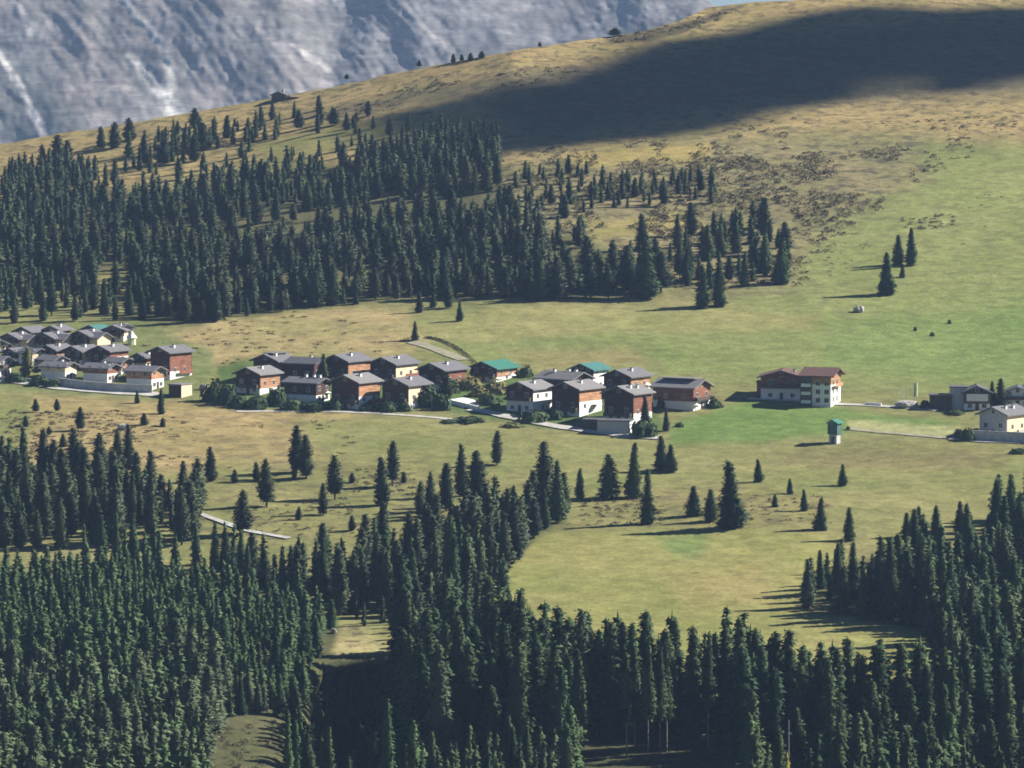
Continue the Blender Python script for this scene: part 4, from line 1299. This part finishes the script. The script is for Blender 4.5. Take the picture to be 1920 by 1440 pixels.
# the remaining trees: one wood of each kind
for kind in ('spruce', 'pine'):
    Vs, Fs, Ts, Ns = [], [], [], []
    off = 0
    for i, t in enumerate(TREES):
        if i in pick or t['kind'] != kind:
            continue
        V, Fc, N = FAR[kind][i % 6]
        a = random.uniform(0, 6.28); ca, sa = math.cos(a), math.sin(a)
        sx = t['r'] / R0; sz = t['h'] / H0
        w = np.stack([(V[:, 0] * ca - V[:, 1] * sa) * sx + t['p'][0], (V[:, 0] * sa + V[:, 1] * ca) * sx + t['p'][1], V[:, 2] * sz + t['p'][2] - .15], -1)
        Ns.append(np.stack([N[:, 0] * ca - N[:, 1] * sa, N[:, 0] * sa + N[:, 1] * ca, N[:, 2]], -1))
        Vs.append(w); Fs.append(Fc + off); off += len(V)
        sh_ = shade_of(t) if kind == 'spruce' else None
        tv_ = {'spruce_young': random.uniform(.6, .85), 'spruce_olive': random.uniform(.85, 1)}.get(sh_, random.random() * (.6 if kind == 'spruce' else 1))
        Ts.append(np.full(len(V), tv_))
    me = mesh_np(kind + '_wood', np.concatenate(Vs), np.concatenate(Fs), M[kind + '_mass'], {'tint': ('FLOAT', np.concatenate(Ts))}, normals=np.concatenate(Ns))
    tag(obj(kind + '_forest', me), f'distant {kind} trees filling the woods on the slopes', 'forest', kind='stuff')
    print(kind, 'wood faces', len(me.polygons))

# yellow larch top with a dead leader poking in at the bottom edge
p = PV(1478, 1560); s_ = scale_at(p)
lr = tag(empty('larch_tree', p), 'yellow green larch top with a bare dead leader at the bottom edge', 'larch')
Hl = 150 * s_
V, Fc, N = crown_mesh('l', 'spruce', Hl, 2.6, 12, 8, 2, 900, z0=.1, size=.55)
obj('crown', mesh_np('larch_crown', V, Fc, M['larch'], normals=N), lr)
b = MB(); b.tube(0, 0, -1, Hl + 6.0, .22, .10, 7); b.build('trunk', M['trunk_pale'], lr)


# ------------------------------------------------------------------ garden bushes
def bush_mesh(seed, mat):
    rnd = np.random.default_rng(seed)
    V, Fc = [], []
    for _ in range(260):
        d = rnd.normal(0, 1, 3); d /= np.linalg.norm(d); d[2] = abs(d[2])
        r = rnd.uniform(.6, 1.05) * (1 + .2 * math.sin(3 * d[0] + seed) * math.cos(4 * d[1]))
        c = d * r
        u = rnd.normal(0, 1, 3); u -= d * np.dot(u, d) * .6; u /= np.linalg.norm(u); w = np.cross(d, u)
        s = rnd.uniform(.14, .26); k = len(V)
        V += [tuple(c + u * s), tuple(c - u * s * .6 + w * s), tuple(c - u * s * .6 - w * s)]; Fc.append((k, k + 1, k + 2))
    k = len(V)
    for i in range(5):
        for j in range(8):
            a = j * math.pi / 4; t = i / 4 * math.pi / 2
            V.append((.72 * math.cos(t) * math.cos(a), .72 * math.cos(t) * math.sin(a), .72 * math.sin(t) - .1))
    for i in range(4):
        for j in range(8):
            a, b_, c, d = k + i * 8 + j, k + i * 8 + (j + 1) % 8, k + (i + 1) * 8 + (j + 1) % 8, k + (i + 1) * 8 + j
            Fc += [(a, b_, c), (a, c, d)]
    return mesh_np('bush_leaves', V, np.array(Fc), mat)


BUSH = [bush_mesh(500 + k, M['bush']) for k in range(4)]
BUSHO = [bush_mesh(510 + k, M['bush_olive']) for k in range(2)]


def bush(x, v, wpx, hpx, label, olive=False, group='garden bushes round the chalets'):
    p = PV(x, v); s = scale_at(p)
    o = obj('bush', random.choice(BUSHO if olive else BUSH))
    o.location = p - Vector((0, 0, .2)); o.rotation_euler.z = random.uniform(0, 6)
    o.scale = (wpx * s / 2, wpx * s / 2, hpx * s)
    return tag(o, label, 'bush', group)


for a in (
        (400, 752, 44, 40, 'big dark bush beside the road at the left end of the middle hamlet'),
        (425, 758, 40, 42, 'dark bush between the big roadside bush and the yellow lit chalet'),
        (448, 764, 36, 26, 'low dark bush below the yellow lit chalet'),
        (480, 766, 40, 26, 'dark bush under the honey lit wall of the end chalet'),
        (520, 760, 40, 34, 'dark bush between the yellow lit chalet and the low wide chalet'),
        (548, 768, 44, 22, 'low hedge bush in front of the low wide chalet'),
        (590, 770, 44, 20, 'low hedge bush below the white parasol of the low chalet'),
        (628, 768, 28, 24, 'bush at the left foot of the front chalet with bright white side'),
        (690, 770, 34, 16, 'low bush below the bright white side wall'),
        (728, 772, 34, 24, 'bush at the left foot of the chalet with the pinkish strip'),
        (758, 770, 30, 20, 'bush below the gable of the chalet with the pinkish strip'),
        (800, 762, 44, 44, 'tall dark bush filling the gap before the driveway'),
        (826, 768, 36, 32, 'green bush at the left start of the driveway'),
        (700, 722, 30, 18, 'bush between the back row and the pinkish strip chalet'),
        (845, 735, 40, 26, 'bush in the garden above the driveway'),
        (915, 758, 44, 24, 'bush at the bend of the village road'),
        (1000, 790, 54, 22, 'dark bush below the white walls at the road bend'),
        (1040, 786, 30, 20, 'dark bush between the two front chalets with white walls'),
        (1200, 818, 40, 34, 'tall dark hedge bush right of the grey garage'),
        (1218, 820, 26, 30, 'dark hedge bush at the very end of the garages'),
        (1340, 764, 30, 20, 'bush at the right foot of the large end chalet'),
        (1240, 764, 20, 22, 'pale bush at the left corner of the large end chalet'),
        (1274, 800, 18, 10, 'tiny dark bush alone on the green slope right of the garages'),
        (1590, 806, 9, 9, 'tiny dark bush right of the narrow green tower'),
        (1780, 607, 8, 9, 'tiny dark bush on the ski meadow, rightmost of three specks'),
        (1748, 630, 9, 9, 'tiny dark bush on the ski meadow, lowest of three specks'),
        (1716, 620, 7, 9, 'tiny dark bush on the ski meadow, leftmost of three specks'),
        (1735, 766, 22, 18, 'dark bush at the left of the low hamlet garage'),
        (1815, 826, 30, 26, 'dark bush at the left foot of the plastered house'),
        (1800, 822, 26, 20, 'low bush beside the gravel path end'),
        (1790, 776, 40, 10, 'low hedge bush below the low hamlet garage'),
        (30, 716, 40, 20, 'dark hedge bush above the wall at the far left'),
        (75, 722, 40, 20, 'dark hedge bush above the wall below the yellowish tree'),
        (100, 725, 30, 16, 'dark hedge bush where the concrete wall begins'),
        (1910, 850, 34, 12, 'pale green bush below the hamlet road'),
        (880, 790, 60, 12, 'dark hedge bush below the driveway bank'),
        (845, 792, 40, 8, 'low dark bush below the left end of the driveway'),
        (985, 706, 30, 22, 'dark bush right of the long green roof')):
    bush(*a)
for a in (
        (880, 728, 60, 24, 'olive garden bush below the long green roof'),
        (930, 736, 60, 26, 'olive garden bush left of the front chalet at the road bend'),
        (900, 742, 44, 18, 'olive bush above the bright driveway wall'),
        (960, 800, 44, 10, 'olive grass bush below the village road')):
    bush(*a, olive=True)

# ------------------------------------------------------------------ dwarf shrubs of the heath: uncountable ground cover
Vs, Fs, Ts = [], [], []
off = 0


def shrub(p, w, h, tint=(0, .55)):
    global off
    n = 26
    V, Fc = [], []
    rnd = RNG
    for _ in range(n):
        a = rnd.uniform(0, 6.28); r = math.sqrt(rnd.random()) * w
        c = np.array((r * math.cos(a), r * math.sin(a), h * (1 - (r / w) ** 2) * rnd.uniform(.5, 1)))
        s = w * .34
        u = rnd.normal(0, 1, 3); u[2] *= .4; u /= np.linalg.norm(u); q = rnd.normal(0, 1, 3); q /= np.linalg.norm(q)
        if np.cross(u, q)[2] < 0:
            q = -q
        k = len(V)
        V += [c + u * s, c - u * s * .5 + q * s * .6, c - u * s * .5 - q * s * .6]; Fc.append((k, k + 1, k + 2))
    Vs.append(np.array(V) + p); Fs.append(np.array(Fc) + off); off += len(V); Ts.append(np.full(len(V), rnd.uniform(*tint)))


def shrubs(poly, n, wr, hr, thr=-1, tint=(0, .55), fade=0):
    px = np.array(poly, float)
    X = RNG.uniform(px[:, 0].min(), px[:, 0].max(), n); Vv = RNG.uniform(px[:, 1].min(), px[:, 1].max(), n)
    PP = P(X, Vv); q = fbm(PP[:, 0] / 18, PP[:, 1] / 30, 95, 3)
    pm = poly_mask(X, Vv, poly, fade) if fade else np.ones(n)
    for x, v, p, f, m in zip(X, Vv, PP, q, pm):
        if f > thr and in_poly(x, v, poly) and (not fade or RNG.random() < (m - .45) * 2):
            shrub(p, RNG.uniform(*wr), RNG.uniform(*hr), tint)


shrubs([(880, 335), (1000, 280), (1350, 255), (1740, 250), (1790, 330), (1600, 430), (1530, 500), (1490, 545), (1240, 545), (1140, 470), (940, 410)], 6500, (.4, 1.7), (.5, 1.8), -.1, tint=(0, .7), fade=60)
shrubs([(1000, 265), (1400, 225), (1920, 205), (1990, 290), (1500, 330), (1000, 320)], 1500, (.4, 1.3), (.3, .9), -.05, tint=(.1, .8), fade=25)
shrubs([(1480, 320), (1900, 260), (1900, 420), (1600, 560), (1480, 560)], 500, (.3, .9), (.15, .4), .1, tint=(.2, .9), fade=40)
shrubs([(600, 190), (960, 105), (1180, 75), (1200, 100), (980, 160), (700, 215)], 500, (.4, 1.2), (.2, .7), 0, tint=(.1, .8), fade=15)
shrubs([(560, 215), (760, 165), (1000, 125), (1120, 118), (1060, 150), (820, 190), (620, 225)], 700, (.6, 1.5), (.4, 1.0), -.1)
shrubs([(1180, 62), (1270, 46), (1400, 8), (1340, 42), (1230, 75), (1120, 82)], 260, (.8, 1.8), (.4, 1.0))
shrubs([(260, 650), (380, 605), (600, 578), (760, 585), (800, 640), (700, 665), (400, 685)], 260, (.5, 1.5), (.12, .35), 0, tint=(.35, .9))
shrubs([(0, 770), (250, 770), (260, 860), (30, 860)], 330, (.4, 1.3), (.2, .5), -.05, tint=(.35, .9))
shrubs([(250, 780), (700, 790), (640, 860), (400, 880), (250, 870)], 240, (.4, 1.2), (.12, .3), .05, tint=(.35, .9))
shrubs([(1080, 940), (1250, 930), (1240, 990), (1090, 985)], 120, (.4, 1.0), (.3, .7))
shrubs([(1280, 930), (1560, 930), (1560, 985), (1400, 975)], 120, (.4, 1.0), (.2, .5), tint=(.35, .9))
shrubs([(660, 880), (780, 880), (780, 930), (660, 930)], 60, (.4, 1.0), (.3, .6))
shrubs([(1690, 410), (1790, 400), (1790, 425), (1700, 432)], 60, (.5, 1.3), (.3, .8))
shrubs([(420, 960), (650, 930), (700, 1000), (450, 1010)], 110, (.4, .9), (.3, .6))
shrubs([(400, 1370), (520, 1350), (560, 1440), (430, 1450)], 120, (.4, .9), (.3, .8))
for t in np.linspace(0, 1, 46):
    shrub(PV(800 + 95 * t, 634 + 6 * t + 46 * t * t), .9, .8)
SN = RNG.normal(0, .45, (off, 3)); SN[:, 2] += 1; SN /= np.linalg.norm(SN, axis=1)[:, None]
me = mesh_np('dwarf_shrubs', np.concatenate(Vs), np.concatenate(Fs), M['heath'], {'tint': ('FLOAT', np.concatenate(Ts))}, normals=SN)
tag(obj('dwarf_shrubs', me), 'brown and dark green dwarf shrubs covering the heath', 'shrubs', kind='stuff')

# ------------------------------------------------------------------ cloud that shades the hilltop
SHADE = [(700, 226), (830, 196), (960, 176), (1100, 146), (1200, 96), (1250, 78), (1340, 70), (1400, 56), (1560, 24), (1660, 14), (1990, 20), (2100, 60),
         (2100, 150), (1920, 165), (1700, 176), (1560, 192), (1440, 215), (1330, 237), (1200, 258), (1050, 276), (960, 292), (900, 288), (860, 262), (760, 246)]
px = np.array(SHADE, float)
ZC = 1150.0
bm = bmesh.new()
cand = 0
pts = []
for gx in np.arange(690, 2110, 16):
    for gv in np.arange(6, 300, 8):
        if in_poly(gx, gv, SHADE):
            m_ = float(poly_mask(np.array([gx]), np.array([gv]), SHADE, 1.0)[0])
            ed = float(poly_mask(np.array([gx]), np.array([gv]), SHADE, 26.0)[0])
            fn = float(fbm(np.array([gx / 90.0]), np.array([gv / 22.0]), 131, 3)[0])
            if fn < .0 - (ed - .5) * 2.6 or (gx > 1600 and gv > 140 and fn < .1):
                continue
            pts.append((gx + random.uniform(-6, 6), gv + random.uniform(-3, 3)))
for (gx, gv) in pts:
    if gv < vridge(gx) + 2:
        continue
    p = PV(gx, gv)
    k = (ZC - p.z) / SUN.z
    c = p + SUN * k
    r = random.uniform(6.5, 10)
    mat = bmesh.ops.create_icosphere(bm, subdivisions=1, radius=r)
    zz = random.uniform(-6, 14)
    for w in mat['verts']:
        w.co = Vector((w.co.x * random.uniform(.85, 1.15), w.co.y * random.uniform(.85, 1.15), w.co.z * .8)) + c + SUN * (zz / SUN.z)
me = bpy.data.meshes.new('cloud'); bm.to_mesh(me); bm.free()
M['cloud'] = simple('cloud', (0.9, 0.9, 0.92), 0.03)
me.materials.append(M['cloud'])
tag(obj('cloud', me), 'white cloud over the hill that shades its top', 'cloud', kind='stuff')

# ------------------------------------------------------------------ haze, light, camera
b = MB(); b.box(-9000, 9000, -500, 9000, -600, 420)
hm = bpy.data.materials.new('pale blue air'); hm.use_nodes = True
hm.node_tree.nodes.clear()
vo = hm.node_tree.nodes.new('ShaderNodeVolumePrincipled')
vo.inputs['Color'].default_value = (0.44, 0.65, 1.0, 1)
vo.inputs['Density'].default_value = 0.000046
vo.inputs['Anisotropy'].default_value = 0.0
oo = hm.node_tree.nodes.new('ShaderNodeOutputMaterial')
hm.node_tree.links.new(vo.outputs[0], oo.inputs['Volume'])
tag(b.build('haze', hm), 'thin blue haze filling the valley', 'haze', kind='stuff')

W = bpy.data.worlds.new('World'); SC.world = W; W.use_nodes = True
nt = W.node_tree
sky = nt.nodes.new('ShaderNodeTexSky'); sky.sky_type = 'NISHITA'; sky.sun_disc = False
sky.sun_elevation = SUN_EL
sky.sun_rotation = math.atan2(SUN.x, SUN.y)
sky.altitude = 2200; sky.dust_density = 0.1; sky.ozone_density = 2.0
sk = mixrgb(nt, 1.0, sky.outputs[0], (0.74, 0.92, 1.15), 'MULTIPLY')
nt.links.new(sk, nt.nodes['Background'].inputs['Color'])
nt.nodes['Background'].inputs['Strength'].default_value = 0.03
sl = bpy.data.lights.new('sun', 'SUN'); sl.energy = 4.8; sl.angle = rad(0.5); sl.color = (1.0, 0.95, 0.86)
so = link(bpy.data.objects.new('sun', sl)); so.rotation_euler = (-SUN).to_track_quat('-Z', 'Y').to_euler()

cam = bpy.data.cameras.new('camera'); cam.sensor_width = 36; cam.lens = F * 36 / 1920
cam.clip_start = 1; cam.clip_end = 20000
co = link(bpy.data.objects.new('camera', cam)); co.rotation_euler = (math.pi / 2 - PITCH, 0, 0)
SC.camera = co
SC.view_settings.view_transform = 'Standard'; SC.view_settings.look = 'None'; SC.view_settings.gamma = 1
SC.view_settings.exposure = 1.2
SC.cycles.filter_width = 1.7
SC.cycles.max_bounces = 5; SC.cycles.diffuse_bounces = 3; SC.cycles.volume_bounces = 0
SC.cycles.transparent_max_bounces = 4
